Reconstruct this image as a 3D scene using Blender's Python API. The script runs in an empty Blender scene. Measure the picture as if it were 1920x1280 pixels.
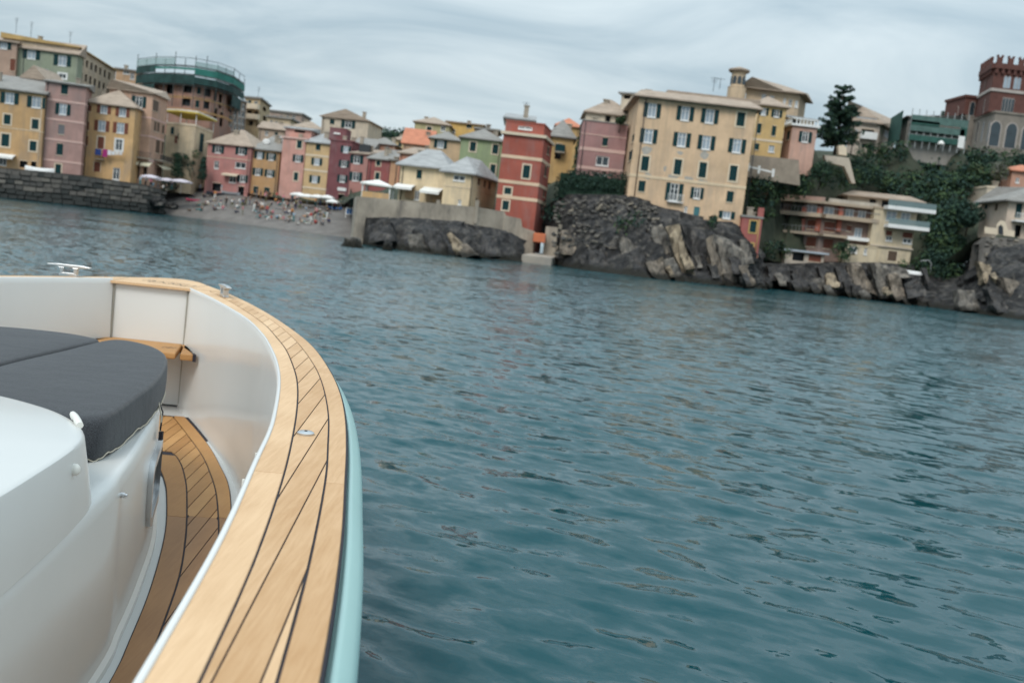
import bpy, bmesh, math, random
import numpy as np
from mathutils import Vector, Matrix, noise as mnoise

random.seed(7)
R = math.radians
SC = bpy.context.scene
COL = SC.collection

# ------------------------------------------------------------------ camera
CAM_H = 2.14                                   # eye height above the sea
FPX = 1867.0                                   # focal length in pixels of a 1920 px wide frame (35 mm lens)
ROLL, PITCH = R(6.5), R(5.65)
c_f = np.array([0, math.cos(PITCH), -math.sin(PITCH)])
_r0 = np.array([1.0, 0, 0]); _u0 = np.cross(_r0, c_f)
c_r = math.cos(ROLL) * _r0 + math.sin(ROLL) * _u0
c_u = math.cos(ROLL) * _u0 - math.sin(ROLL) * _r0
cam_d = bpy.data.cameras.new('camera')
cam = bpy.data.objects.new('camera', cam_d); COL.objects.link(cam)
cam.matrix_world = Matrix([[c_r[0], c_u[0], -c_f[0], 0], [c_r[1], c_u[1], -c_f[1], 0],
                    [c_r[2], c_u[2], -c_f[2], CAM_H], [0, 0, 0, 1]])
cam_d.sensor_width = 36.0
cam_d.lens = FPX / 1920 * 36.0
cam_d.clip_start = 0.05; cam_d.clip_end = 6000
cam_d.dof.use_dof = True
cam_d.dof.focus_distance = 3.4
cam_d.dof.aperture_fstop = 4.0
SC.camera = cam

# ------------------------------------------------------------------ sky, sun, exposure
SUN_AZ, SUN_EL = R(200), R(48)                 # compass direction the light comes from (0 = +Y, clockwise)
wd = bpy.data.worlds.new('World'); SC.world = wd; wd.use_nodes = True
nt = wd.node_tree; nt.nodes.clear()
def wn(t, **k):
    n = nt.nodes.new(t)
    for a, b in k.items(): setattr(n, a, b)
    return n
wo = wn('ShaderNodeOutputWorld'); bg = wn('ShaderNodeBackground'); bg.inputs['Strength'].default_value = 0.1
sky = wn('ShaderNodeTexSky', sky_type='NISHITA'); sky.sun_disc = False
sky.sun_elevation = SUN_EL; sky.sun_rotation = SUN_AZ; sky.air_density = 1.2; sky.dust_density = 2.0
tc = wn('ShaderNodeTexCoord'); sp = wn('ShaderNodeSeparateXYZ'); nt.links.new(tc.outputs['Generated'], sp.inputs[0])
ad = wn('ShaderNodeMath', operation='ADD'); ad.inputs[1].default_value = 0.22
ab = wn('ShaderNodeMath', operation='ABSOLUTE'); nt.links.new(sp.outputs['Z'], ab.inputs[0]); nt.links.new(ab.outputs[0], ad.inputs[0])
dx = wn('ShaderNodeMath', operation='DIVIDE'); dy = wn('ShaderNodeMath', operation='DIVIDE')
for n_, ax in ((dx, 'X'), (dy, 'Y')):
    nt.links.new(sp.outputs[ax], n_.inputs[0]); nt.links.new(ad.outputs[0], n_.inputs[1])
cb = wn('ShaderNodeCombineXYZ'); nt.links.new(dx.outputs[0], cb.inputs[0]); nt.links.new(dy.outputs[0], cb.inputs[1])
mp = wn('ShaderNodeMapping'); nt.links.new(cb.outputs[0], mp.inputs[0]); mp.inputs['Scale'].default_value = (0.95, 1.6, 1); mp.inputs['Rotation'].default_value = (0, 0, R(8))
n1 = wn('ShaderNodeTexNoise'); n1.inputs['Scale'].default_value = 1.25; n1.inputs['Detail'].default_value = 7; n1.inputs['Roughness'].default_value = 0.55; n1.inputs['Distortion'].default_value = 0.7
nt.links.new(mp.outputs[0], n1.inputs['Vector'])
cr = wn('ShaderNodeValToRGB'); nt.links.new(n1.outputs['Fac'], cr.inputs[0])
e = cr.color_ramp.elements
e[0].position = 0.38; e[0].color = (2.75, 3.48, 3.92, 1)
e[1].position = 0.62; e[1].color = (4.25, 4.88, 5.15, 1)
mx = wn('ShaderNodeMix', data_type='RGBA'); mx.inputs['Factor'].default_value = 0.93
# overcast sky: radiance rises as (1 + 2 sin elevation), the standard overcast distribution
zr = wn('ShaderNodeMapRange'); zr.inputs['From Min'].default_value = 0.15; zr.inputs['From Max'].default_value = 1.0; zr.inputs['To Min'].default_value = 1.0; zr.inputs['To Max'].default_value = 2.3
nt.links.new(ab.outputs[0], zr.inputs['Value'])
zm = wn('ShaderNodeVectorMath', operation='SCALE'); nt.links.new(cr.outputs[0], zm.inputs[0]); nt.links.new(zr.outputs[0], zm.inputs['Scale'])
nt.links.new(sky.outputs[0], mx.inputs['A']); nt.links.new(zm.outputs[0], mx.inputs['B'])
nt.links.new(mx.outputs['Result'], bg.inputs['Color']); nt.links.new(bg.outputs[0], wo.inputs[0])

sun_d = bpy.data.lights.new('sun', 'SUN'); sun_d.energy = 1.2; sun_d.angle = R(22); sun_d.color = (1.0, 0.955, 0.89)
sun = bpy.data.objects.new('sun', sun_d); COL.objects.link(sun)
sd = Vector((math.sin(SUN_AZ) * math.cos(SUN_EL), math.cos(SUN_AZ) * math.cos(SUN_EL), math.sin(SUN_EL)))
sun.rotation_euler = sd.to_track_quat('Z', 'Y').to_euler()

vs = SC.view_settings
vs.view_transform = 'Standard'; vs.look = 'None'; vs.gamma = 1.0; vs.use_curve_mapping = False
vs.exposure = 0.66
SC.cycles.max_bounces = 6; SC.cycles.use_denoising = True
SC.cycles.caustics_reflective = False; SC.cycles.caustics_refractive = False

# ------------------------------------------------------------------ pixel of the photograph -> place in the world
def ray(px, py):
    return c_f + (px - 960) / FPX * c_r - (py - 640) / FPX * c_u
def at(px, py, y):                             # the point seen at that pixel, y metres ahead
    d = ray(px, py); d = d * (y / d[1]); return Vector((d[0], d[1], d[2] + CAM_H))
def flat(px, py, z):                           # the point seen at that pixel on a level plane
    d = ray(px, py); d = d * ((z - CAM_H) / d[2]); return Vector((d[0], d[1], z))

# ------------------------------------------------------------------ materials
MATS = {}
def _base(name):
    m = bpy.data.materials.new(name); m.use_nodes = True
    return m, m.node_tree, m.node_tree.nodes['Principled BSDF']
def mat(name, col, rough=0.6, var=0.12, scale=0.6, stain=0.0, stain_col=None, bump=0.0, bscale=8.0, metal=0.0, coat=0.0, spec=0.4, stretch=(1, 1, 1), alpha=1.0, bdist=0.05):
    """plain surface: colour + large soft variation + optional stains + fine relief"""
    if name in MATS: return MATS[name]
    m, t, b = _base(name)
    L = t.links.new
    g = t.nodes.new('ShaderNodeTexCoord')
    mpn = t.nodes.new('ShaderNodeMapping'); mpn.inputs['Scale'].default_value = stretch; L(g.outputs['Object'], mpn.inputs[0])
    n = t.nodes.new('ShaderNodeTexNoise'); n.inputs['Scale'].default_value = scale; n.inputs['Detail'].default_value = 6; n.inputs['Roughness'].default_value = 0.6
    L(mpn.outputs[0], n.inputs['Vector'])
    r = t.nodes.new('ShaderNodeValToRGB'); L(n.outputs['Fac'], r.inputs[0])
    a = [max(0, c * (1 - var)) for c in col[:3]]; c2 = [min(1, c * (1 + var * 0.8)) for c in col[:3]]
    r.color_ramp.elements[0].position = 0.3; r.color_ramp.elements[1].position = 0.7
    r.color_ramp.elements[0].color = (*a, 1); r.color_ramp.elements[1].color = (*c2, 1)
    out = r.outputs[0]
    if stain > 0:
        mp2 = t.nodes.new('ShaderNodeMapping'); mp2.inputs['Scale'].default_value = (1, 1, 0.35); L(g.outputs['Object'], mp2.inputs[0])
        n2 = t.nodes.new('ShaderNodeTexNoise'); n2.inputs['Scale'].default_value = 0.55; n2.inputs['Detail'].default_value = 8; n2.inputs['Roughness'].default_value = 0.68
        L(mp2.outputs[0], n2.inputs['Vector'])
        r2 = t.nodes.new('ShaderNodeValToRGB'); L(n2.outputs['Fac'], r2.inputs[0])
        r2.color_ramp.elements[0].position = 0.49; r2.color_ramp.elements[1].position = 0.68
        r2.color_ramp.elements[0].color = (0, 0, 0, 1); r2.color_ramp.elements[1].color = (stain,) * 3 + (1,)
        mxn = t.nodes.new('ShaderNodeMix'); mxn.data_type = 'RGBA'
        sc_ = stain_col or [c * 0.55 for c in col[:3]]
        L(r2.outputs[0], mxn.inputs['Factor']); L(out, mxn.inputs['A']); mxn.inputs['B'].default_value = (*sc_, 1)
        out = mxn.outputs['Result']
        if name.startswith('plaster'):          # rain streaks
            mp3 = t.nodes.new('ShaderNodeMapping'); mp3.inputs['Scale'].default_value = (1.6, 1.6, 0.11); mp3.inputs['Location'].default_value = (len(name) * 3.7, 1.3, 0); L(g.outputs['Object'], mp3.inputs[0])
            n4 = t.nodes.new('ShaderNodeTexNoise'); n4.inputs['Scale'].default_value = 1.3; n4.inputs['Detail'].default_value = 6; n4.inputs['Roughness'].default_value = 0.65; L(mp3.outputs[0], n4.inputs['Vector'])
            r4 = t.nodes.new('ShaderNodeMapRange'); r4.inputs['From Min'].default_value = 0.5; r4.inputs['From Max'].default_value = 0.72; r4.inputs['To Max'].default_value = 0.5; L(n4.outputs['Fac'], r4.inputs['Value'])
            m4 = t.nodes.new('ShaderNodeMix'); m4.data_type = 'RGBA'; L(r4.outputs[0], m4.inputs['Factor']); L(out, m4.inputs['A']); m4.inputs['B'].default_value = (*[0.45 * c + 0.07 for c in col[:3]], 1); out = m4.outputs['Result']
    L(out, b.inputs['Base Color'])
    b.inputs['Roughness'].default_value = rough; b.inputs['Metallic'].default_value = metal
    b.inputs['Specular IOR Level'].default_value = spec; b.inputs['Coat Weight'].default_value = coat; b.inputs['Coat Roughness'].default_value = 0.04
    if alpha < 1: b.inputs['Alpha'].default_value = alpha
    if bump > 0:
        n3 = t.nodes.new('ShaderNodeTexNoise'); n3.inputs['Scale'].default_value = bscale; n3.inputs['Detail'].default_value = 8
        L(mpn.outputs[0], n3.inputs['Vector'])
        bp = t.nodes.new('ShaderNodeBump'); bp.inputs['Strength'].default_value = bump; bp.inputs['Distance'].default_value = bdist
        L(n3.outputs['Fac'], bp.inputs['Height']); L(bp.outputs[0], b.inputs['Normal'])
    MATS[name] = m
    return m
def plaster(name, col, stain=0.8, var=0.2):
    g_ = .3 * col[0] + .59 * col[1] + .11 * col[2]; col = [min(.85, (c * .93 + g_ * .07) * 1.03) for c in col]      # sun-bleached limewash
    return mat(name, col, rough=0.9, var=var, scale=0.35, stain=stain, stain_col=[min(1, 0.5 * c + 0.11) for c in col], bump=0.25, bscale=5, spec=0.15, bdist=0.04)
def glass(name, col, rough=0.08):
    return mat(name, col, rough=rough, var=0.35, scale=0.35, spec=0.6)

# ------------------------------------------------------------------ mesh collecting
class MB:
    def __init__(s): s.v = []; s.f = []; s.mi = []; s.cur = 0
    def add(s, vs_, fs):
        o = len(s.v); s.v += [tuple(p) for p in vs_]
        for q in fs: s.f.append([i + o for i in q]); s.mi.append(s.cur)
    def box(s, x0, x1, y0, y1, z0, z1):
        s.hexa([(x0, y0, z0), (x1, y0, z0), (x1, y1, z0), (x0, y1, z0)], [(x0, y0, z1), (x1, y0, z1), (x1, y1, z1), (x0, y1, z1)])
    def hexa(s, lo, hi):
        n = len(lo)
        s.add(list(lo) + list(hi), [list(range(n))[::-1], list(range(n, 2 * n))] + [[i, (i + 1) % n, n + (i + 1) % n, n + i] for i in range(n)])
    def prism(s, poly, z0, z1):
        s.hexa([(p[0], p[1], z0) for p in poly], [(p[0], p[1], z1) for p in poly])
    def bar(s, a, b, w, h=None):               # square bar between two points
        a, b = Vector(a), Vector(b); h = h or w; d = (b - a).normalized()
        u = d.cross(Vector((0, 0, 1)))
        u = Vector((1, 0, 0)) if u.length < 1e-3 else u.normalized()
        v = u.cross(d).normalized(); u = u * w / 2; v = v * h / 2
        s.hexa([a - u - v, a + u - v, a + u + v, a - u + v], [b - u - v, b + u - v, b + u + v, b - u + v])
    def tube(s, pts, rad, n=8, cap=True):
        pts = [Vector(p) for p in pts]; rings = []
        for i, p in enumerate(pts):
            d = (pts[min(i + 1, len(pts) - 1)] - pts[max(i - 1, 0)]).normalized()
            u = d.cross(Vector((0, 0, 1)))
            u = Vector((1, 0, 0)) if u.length < 1e-3 else u.normalized()
            v = u.cross(d); r_ = rad[i] if isinstance(rad, (list, tuple)) else rad
            rings.append([p + (u * math.cos(t * 2 * math.pi / n) + v * math.sin(t * 2 * math.pi / n)) * r_ for t in range(n)])
        s.loft(rings, True, cap)
    def loft(s, rings, closed=True, cap=False):
        n = len(rings[0]); vs_ = [p for r_ in rings for p in r_]; fs = []
        for i in range(len(rings) - 1):
            for j in range(n if closed else n - 1):
                k = (j + 1) % n
                fs.append([i * n + j, i * n + k, (i + 1) * n + k, (i + 1) * n + j])
        if cap: fs += [list(range(n))[::-1], list(range((len(rings) - 1) * n, len(rings) * n))]
        s.add(vs_, fs)
    def build(s, name, m, parent=None, smooth=False, bevel=0.0, label=None, auto=None):
        off = Vector((0, 0, 0)); p = parent
        while p is not None: off += p.location; p = p.parent
        me = bpy.data.meshes.new(name)
        me.from_pydata([(v[0] - off.x, v[1] - off.y, v[2] - off.z) for v in s.v], [], s.f)
        ms = m if isinstance(m, (list, tuple)) else [m]
        for q in ms: me.materials.append(q)
        if len(ms) > 1: me.polygons.foreach_set('material_index', s.mi)
        if smooth: me.polygons.foreach_set('use_smooth', [True] * len(me.polygons))
        me.update()
        o = bpy.data.objects.new(name, me); COL.objects.link(o); o.parent = parent
        if bevel > 0:
            md = o.modifiers.new('bevel', 'BEVEL'); md.width = bevel; md.segments = 2; md.limit_method = 'ANGLE'; md.angle_limit = R(40)
        if auto: me.set_sharp_from_angle(angle=R(auto))
        if label: o['label'] = label
        return o

def tag(o, label=None, cat=None, group=None, kind=None):
    for k, v in (('label', label), ('category', cat), ('group', group), ('kind', kind)):
        if v: o[k] = v
    return o
def thing(name, loc, label, cat, group=None):
    o = bpy.data.objects.new(name, None); COL.objects.link(o); o.location = Vector(loc); o.empty_display_size = 0.3
    return tag(o, label, cat, group)
def single(mb, name, m, loc, label, cat, group=None, smooth=False, bevel=0.0, kind=None):
    """a thing that is one mesh, its origin at its base"""
    h = bpy.data.objects.new('h', None); h.location = Vector(loc)
    o = mb.build(name, m, h, smooth, bevel); o.parent = None; o.location = Vector(loc)
    bpy.data.objects.remove(h)
    return tag(o, label, cat, group, kind)
def spline(pts, n):
    """Catmull-Rom through points, n samples per span"""
    P = [np.array(p, float) for p in pts]; P = [2 * P[0] - P[1]] + P + [2 * P[-1] - P[-2]]; out = []
    for i in range(1, len(P) - 2):
        for k in range(n):
            t = k / n; a, b, c, d = P[i - 1], P[i], P[i + 1], P[i + 2]
            out.append(0.5 * ((2 * b) + (c - a) * t + (2 * a - 5 * b + 4 * c - d) * t * t + (3 * b - a - 3 * c + d) * t ** 3))
    out.append(P[-2]); return out

# ------------------------------------------------------------------ sea
def make_sea():
    th = np.concatenate([np.linspace(-math.pi, -0.80, 40, endpoint=False), np.linspace(-0.80, 0.80, 660), np.linspace(0.80, math.pi, 41)[1:]])
    rr = [0.3]
    while rr[-1] < 420: rr.append(rr[-1] * 1.0078 + 0.004)
    rr += [480, 700, 1200, 2500, 5000]
    rr = np.array(rr); nt_, nr = len(th), len(rr)
    T, Q = np.meshgrid(th, rr)
    X = Q * np.sin(T); Y = Q * np.cos(T)
    dth = np.gradient(th)[None, :] * Q; drr = np.gradient(rr)[:, None] + 0 * Q
    cell = np.maximum(np.abs(dth), np.abs(drr))
    rng = np.random.default_rng(5); Z = np.zeros_like(X); DX = np.zeros_like(X); DY = np.zeros_like(X)
    wdir = R(66)                              # crests lie roughly across the view, a little slanted
    for i in range(114):
        lam = 0.15 * (1.6 / 0.15) ** rng.random() if i < 104 else 6 + 12 * rng.random()
        ang = wdir + rng.normal(0, 0.33) + (math.pi if rng.random() < 0.25 else 0)
        k = 2 * math.pi / lam
        amp = 0.0036 * lam * (0.5 + 1.0 * rng.random()) * (1.0 if lam < 0.7 else 0.55)
        if i >= 104: amp = 0.007 * rng.random()
        ph = rng.random() * 6.283
        w = np.clip((lam / cell - 3.0) / 3.0, 0, 1)
        arg = k * (X * math.cos(ang) + Y * math.sin(ang)) + ph
        s_, c_ = np.sin(arg), np.cos(arg)
        Z += w * amp * s_
        DX += w * amp * 0.9 * math.cos(ang) * c_; DY += w * amp * 0.9 * math.sin(ang) * c_
    # gusts: calmer and rougher patches
    gx = 0.75 + 0.35 * np.sin(X * 0.21 + 1.3 + 0.6 * np.sin(Y * 0.13)) * np.sin(Y * 0.17 + 0.4)
    Z *= gx; DX *= gx; DY *= gx
    co = np.stack([X + DX, Y + DY, Z], -1).reshape(-1, 3).astype(np.float32)
    i0 = (np.arange(nr - 1)[:, None] * nt_ + np.arange(nt_ - 1)[None, :]).ravel()
    quads = np.stack([i0, i0 + nt_, i0 + nt_ + 1, i0 + 1], 1).astype(np.int32)
    me = bpy.data.meshes.new('sea')
    me.vertices.add(len(co)); me.vertices.foreach_set('co', co.ravel())
    me.loops.add(quads.size); me.loops.foreach_set('vertex_index', quads.ravel())
    me.polygons.add(len(quads)); me.polygons.foreach_set('loop_start', np.arange(0, quads.size, 4, dtype=np.int32))
    me.polygons.foreach_set('loop_total', np.full(len(quads), 4, np.int32))
    me.polygons.foreach_set('use_smooth', np.ones(len(quads), bool))
    me.update(calc_edges=True)
    m, t, b = _base('sea_water'); L = t.links.new
    b.inputs['Base Color'].default_value = (0.002, 0.053, 0.066, 1); b.inputs['Roughness'].default_value = 0.05; b.inputs['IOR'].default_value = 1.36
    b.inputs['Specular IOR Level'].default_value = 0.5
    # small ripples: two fields of slopes added to the surface normal (stays true at any distance)
    g = t.nodes.new('ShaderNodeTexCoord'); ge = t.nodes.new('ShaderNodeNewGeometry'); prev = ge.outputs['Normal']
    gn = t.nodes.new('ShaderNodeTexNoise'); gn.inputs['Scale'].default_value = 0.11; gn.inputs['Detail'].default_value = 4; gn.inputs['Distortion'].default_value = 0.8; L(g.outputs['Object'], gn.inputs['Vector'])
    gr = t.nodes.new('ShaderNodeMapRange'); gr.inputs['From Min'].default_value = 0.36; gr.inputs['From Max'].default_value = 0.64; gr.inputs['To Min'].default_value = 0.45; gr.inputs['To Max'].default_value = 1.35; L(gn.outputs['Fac'], gr.inputs['Value'])   # wind patches
    for (scx, scy, s, det, sx, sy) in ((0.45, 1.0, 4.8, 5, 0.75, 1.36), (0.6, 1.3, 9.0, 2, 0.28, 0.42)):
        mpn = t.nodes.new('ShaderNodeMapping'); mpn.vector_type = 'TEXTURE'; mpn.inputs['Scale'].default_value = (1 / scx, 1 / scy, 1); mpn.inputs['Rotation'].default_value = (0, 0, R(-26)); L(g.outputs['Object'], mpn.inputs[0])
        n = t.nodes.new('ShaderNodeTexNoise'); n.inputs['Scale'].default_value = s; n.inputs['Detail'].default_value = det; n.inputs['Distortion'].default_value = 0.15
        L(mpn.outputs[0], n.inputs['Vector'])
        su = t.nodes.new('ShaderNodeVectorMath'); su.operation = 'SUBTRACT'; su.inputs[1].default_value = (0.5, 0.546, 0.5); L(n.outputs['Color'], su.inputs[0])
        ml = t.nodes.new('ShaderNodeVectorMath'); ml.operation = 'MULTIPLY'; ml.inputs[1].default_value = (sx, sy, 0); L(su.outputs[0], ml.inputs[0])
        vr = t.nodes.new('ShaderNodeVectorRotate'); vr.rotation_type = 'Z_AXIS'; vr.inputs['Angle'].default_value = R(-26); wp_ = t.nodes.new('ShaderNodeVectorMath'); wp_.operation = 'SCALE'; L(ml.outputs[0], wp_.inputs[0]); L(gr.outputs[0], wp_.inputs['Scale']); L(wp_.outputs[0], vr.inputs['Vector'])
        av = t.nodes.new('ShaderNodeVectorMath'); av.operation = 'ADD'; L(vr.outputs[0], av.inputs[0]); L(prev, av.inputs[1]); prev = av.outputs[0]
    nz = t.nodes.new('ShaderNodeVectorMath'); nz.operation = 'NORMALIZE'; L(prev, nz.inputs[0]); L(nz.outputs[0], b.inputs['Normal'])
    me.materials.append(m)
    o = bpy.data.objects.new('sea', me); COL.objects.link(o)
    tag(o, 'dark teal sea with small slanting ripples', None, None, 'structure')
make_sea()
# ------------------------------------------------------------------ town: builders
SHUT = mat('shutter_green', (0.006, 0.036, 0.040), rough=0.7, spec=0.2, var=0.15, scale=1.5, bump=0.5, bscale=1.0, stretch=(0.2, 0.2, 14), bdist=0.03)
SHUT_R = mat('shutter_brown', (0.165, 0.050, 0.028), rough=0.6, var=0.15, scale=1.5)
SHUT_B = mat('shutter_umber', (0.10, 0.065, 0.045), rough=0.6, var=0.15, scale=1.5)
SHUT_G = mat('shutter_grey', (0.15, 0.15, 0.16), rough=0.6, var=0.15, scale=1.5)
CREAM = mat('cream_trim', (0.66, 0.55, 0.42), rough=0.85, var=0.08)
WHITE = mat('white_trim', (0.74, 0.74, 0.73), rough=0.7, var=0.08)
PINKT = mat('pink_trim', (0.62, 0.42, 0.37), rough=0.85, var=0.08)
PANE = glass('pane_dark', (0.035, 0.05, 0.06))
PANE_B = glass('pane_pale', (0.30, 0.36, 0.42), rough=0.3)
SLATE = mat('slate_grey', (0.25, 0.24, 0.225), rough=0.8, var=0.3, scale=1.2, stain=0.4, stain_col=(.24, .22, .20), bump=0.5, bscale=2.2, stretch=(.7, .7, 5))
SLATE_B = mat('slate_beige', (0.36, 0.285, 0.225), rough=0.85, var=0.3, scale=1.0, stain=0.4, stain_col=(.27, .22, .18), bump=0.5, bscale=2.2, stretch=(.7, .7, 5))
SLATE_L = mat('slate_light', (0.33, 0.335, 0.335), rough=0.7, var=0.32, scale=1.0, stain=0.25, stain_col=(.33, .34, .35), stretch=(.7, .7, 5))
TILE = mat('roof_tile_red', (0.50, 0.20, 0.12), rough=0.85, var=0.32, scale=1.5, bump=0.5, bscale=2.5, stretch=(.7, .7, 5))
IRON = mat('iron_dark', (0.03, 0.035, 0.04), rough=0.6, var=0.1)
CONC = mat('concrete', (0.37, 0.32, 0.26), rough=0.9, var=0.28, scale=0.45, stain=0.8, stain_col=(.13, .115, .10), bump=0.4, bscale=3)
ASPH = mat('promenade_paving', (0.21, 0.20, 0.19), rough=0.9, var=0.2, scale=0.5, bump=0.3, bscale=3)
CANVAS = mat('canvas_white', (0.76, 0.75, 0.72), rough=0.85, var=0.06)
CTRL = []                                       # ground heights under the houses

class Face:
    """a vertical wall plane: s along it, t upward, n out of it"""
    def __init__(s, a, b, z0):
        s.a = Vector((a[0], a[1], 0)); s.e = Vector((b[0] - a[0], b[1] - a[1], 0)); s.len = s.e.length; s.e = s.e / s.len
        s.n = Vector((s.e.y, -s.e.x, 0)); s.z0 = z0
    def P(s, u, t, o=0.0): p = s.a + s.e * u + s.n * o; return Vector((p.x, p.y, t))
    def hit(s, px, py):
        d = Vector(ray(px, py)); o = Vector((0, 0, CAM_H)); k = (s.a - o).dot(s.n) / d.dot(s.n); p = o + d * k
        return (Vector((p.x, p.y, 0)) - s.a).dot(s.e), p.z, p.y
    def box(s, mb, u0, u1, t0, t1, o0, o1):
        mb.hexa([s.P(u0, t0, o1), s.P(u1, t0, o1), s.P(u1, t0, o0), s.P(u0, t0, o0)], [s.P(u0, t1, o1), s.P(u1, t1, o1), s.P(u1, t1, o0), s.P(u0, t1, o0)])
    def wall(s, mb, t0, t1, holes, depth=0.16):
        us = sorted({0.0, s.len, *[h[0] for h in holes], *[h[1] for h in holes]}); ts = sorted({t0, t1, *[h[2] for h in holes], *[h[3] for h in holes]})
        for i in range(len(us) - 1):
            for j in range(len(ts) - 1):
                cu, ct_ = (us[i] + us[i + 1]) / 2, (ts[j] + ts[j + 1]) / 2
                if any(h[0] < cu < h[1] and h[2] < ct_ < h[3] for h in holes): continue
                mb.add([s.P(us[i], ts[j]), s.P(us[i + 1], ts[j]), s.P(us[i + 1], ts[j + 1]), s.P(us[i], ts[j + 1])], [[0, 1, 2, 3]])
        for (u0, u1, a, b) in holes:
            c = [s.P(u0, a), s.P(u1, a), s.P(u1, b), s.P(u0, b)]; d = [s.P(u0, a, -depth), s.P(u1, a, -depth), s.P(u1, b, -depth), s.P(u0, b, -depth)]
            mb.add(c + d, [[i, (i + 1) % 4, 4 + (i + 1) % 4, 4 + i][::-1] for i in range(4)])

def window(F, rect, kind, root, sh, trim):
    u0, u1, t0, t1 = rect; w, h = u1 - u0, t1 - t0; k = kind[0]; b = 0.10 if w > .8 else .07
    mb = MB()
    if 's' in kind[1:]:                        # painted stone surround standing proud of the wall
        g = max(.16, .2 * w)
        F.box(mb, u0 - g, u0, t0 - g, t1 + g, -.05, .035); F.box(mb, u1, u1 + g, t0 - g, t1 + g, -.05, .035)
        F.box(mb, u0, u1, t1, t1 + g, -.05, .035); F.box(mb, u0, u1, t0 - g, t0, -.05, .06)
    if k in 'og':
        F.box(mb, u0, u0 + b, t0, t1, -.14, -.06); F.box(mb, u1 - b, u1, t0, t1, -.14, -.06)
        F.box(mb, u0 + b, u1 - b, t1 - b, t1, -.14, -.06); F.box(mb, u0 + b, u1 - b, t0, t0 + b, -.14, -.06)
        F.box(mb, (u0 + u1) / 2 - .05, (u0 + u1) / 2 + .05, t0 + b, t1 - b, -.13, -.07)
        if h > 1.3: F.box(mb, u0 + b, u1 - b, t0 + h * .68 - .03, t0 + h * .68 + .03, -.13, -.075)
        if 's' not in kind[1:]: F.box(mb, u0 - .06, u1 + .06, t0 - .12, t0 - .002, -.05, .09)
        o = mb.build('window', trim if 't' in kind else WHITE, root)
        mb = MB(); F.box(mb, u0 + .01, u1 - .01, t0 + .01, t1 - .01, -.17, -.145); mb.build('pane', PANE_B if 'b' in kind or (k == 'o' and random.random() < .45) else PANE, o)
        if k == 'o':
            for a, c in ((u0 - w * .52, u0 - .02), (u1 + .02, u1 + w * .52)):
                mb = MB(); F.box(mb, a, c, t0 - .02, t1 + .02, .012, .065); mb.build('shutter', sh, o)
    elif k == 'c':
        if 's' not in kind[1:]: F.box(mb, u0 - .05, u1 + .05, t0 - .1, t0 - .002, -.05, .08)
        o = mb.build('window', trim, root)
        if 's' not in kind[1:]: mb = MB(); F.box(mb, u0 - .04, u1 + .04, t1 + .002, t1 + .07, -.05, .03); mb.build('lintel', trim, o)
        for a, c in ((u0 + .01, (u0 + u1) / 2 - .008), ((u0 + u1) / 2 + .008, u1 - .01)):
            mb = MB(); F.box(mb, a, c, t0 + .01, t1 - .01, -.10, -.05); mb.build('shutter', sh, o)
    elif k == 'd':
        F.box(mb, u0 - .1, u0, t0, t1 + .1, -.05, .03); F.box(mb, u1, u1 + .1, t0, t1 + .1, -.05, .03); F.box(mb, u0, u1, t1, t1 + .1, -.05, .03)
        o = mb.build('door', trim, root)
        mb = MB(); F.box(mb, u0 + .01, u1 - .01, t0, t1 - .01, -.14, -.07); mb.build('door_leaf', sh, o)
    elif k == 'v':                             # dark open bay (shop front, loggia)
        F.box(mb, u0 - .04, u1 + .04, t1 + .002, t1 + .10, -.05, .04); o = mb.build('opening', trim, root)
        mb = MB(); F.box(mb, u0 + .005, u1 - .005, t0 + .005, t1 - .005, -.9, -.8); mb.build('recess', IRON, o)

def poly_off(poly, d):
    """grow a footprint outward by d (convex, clockwise or not)"""
    c = sum((Vector(p) for p in poly), Vector((0, 0))) / len(poly); n = len(poly); out = []
    for i in range(n):
        p0, p1, p2 = (Vector(poly[(i + j) % n]) for j in (-1, 0, 1))
        nn = Vector((0, 0))
        for a, b in ((p0, p1), (p1, p2)):
            e_ = (b - a).normalized(); m_ = Vector((e_.y, -e_.x))
            if m_.dot((a + b) / 2 - c) < 0: m_ = -m_
            nn += m_
        nn = nn / max(.35, nn.length_squared) * 2 if nn.length > 0 else nn
        out.append(p1 + nn * d)
    return out

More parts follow.
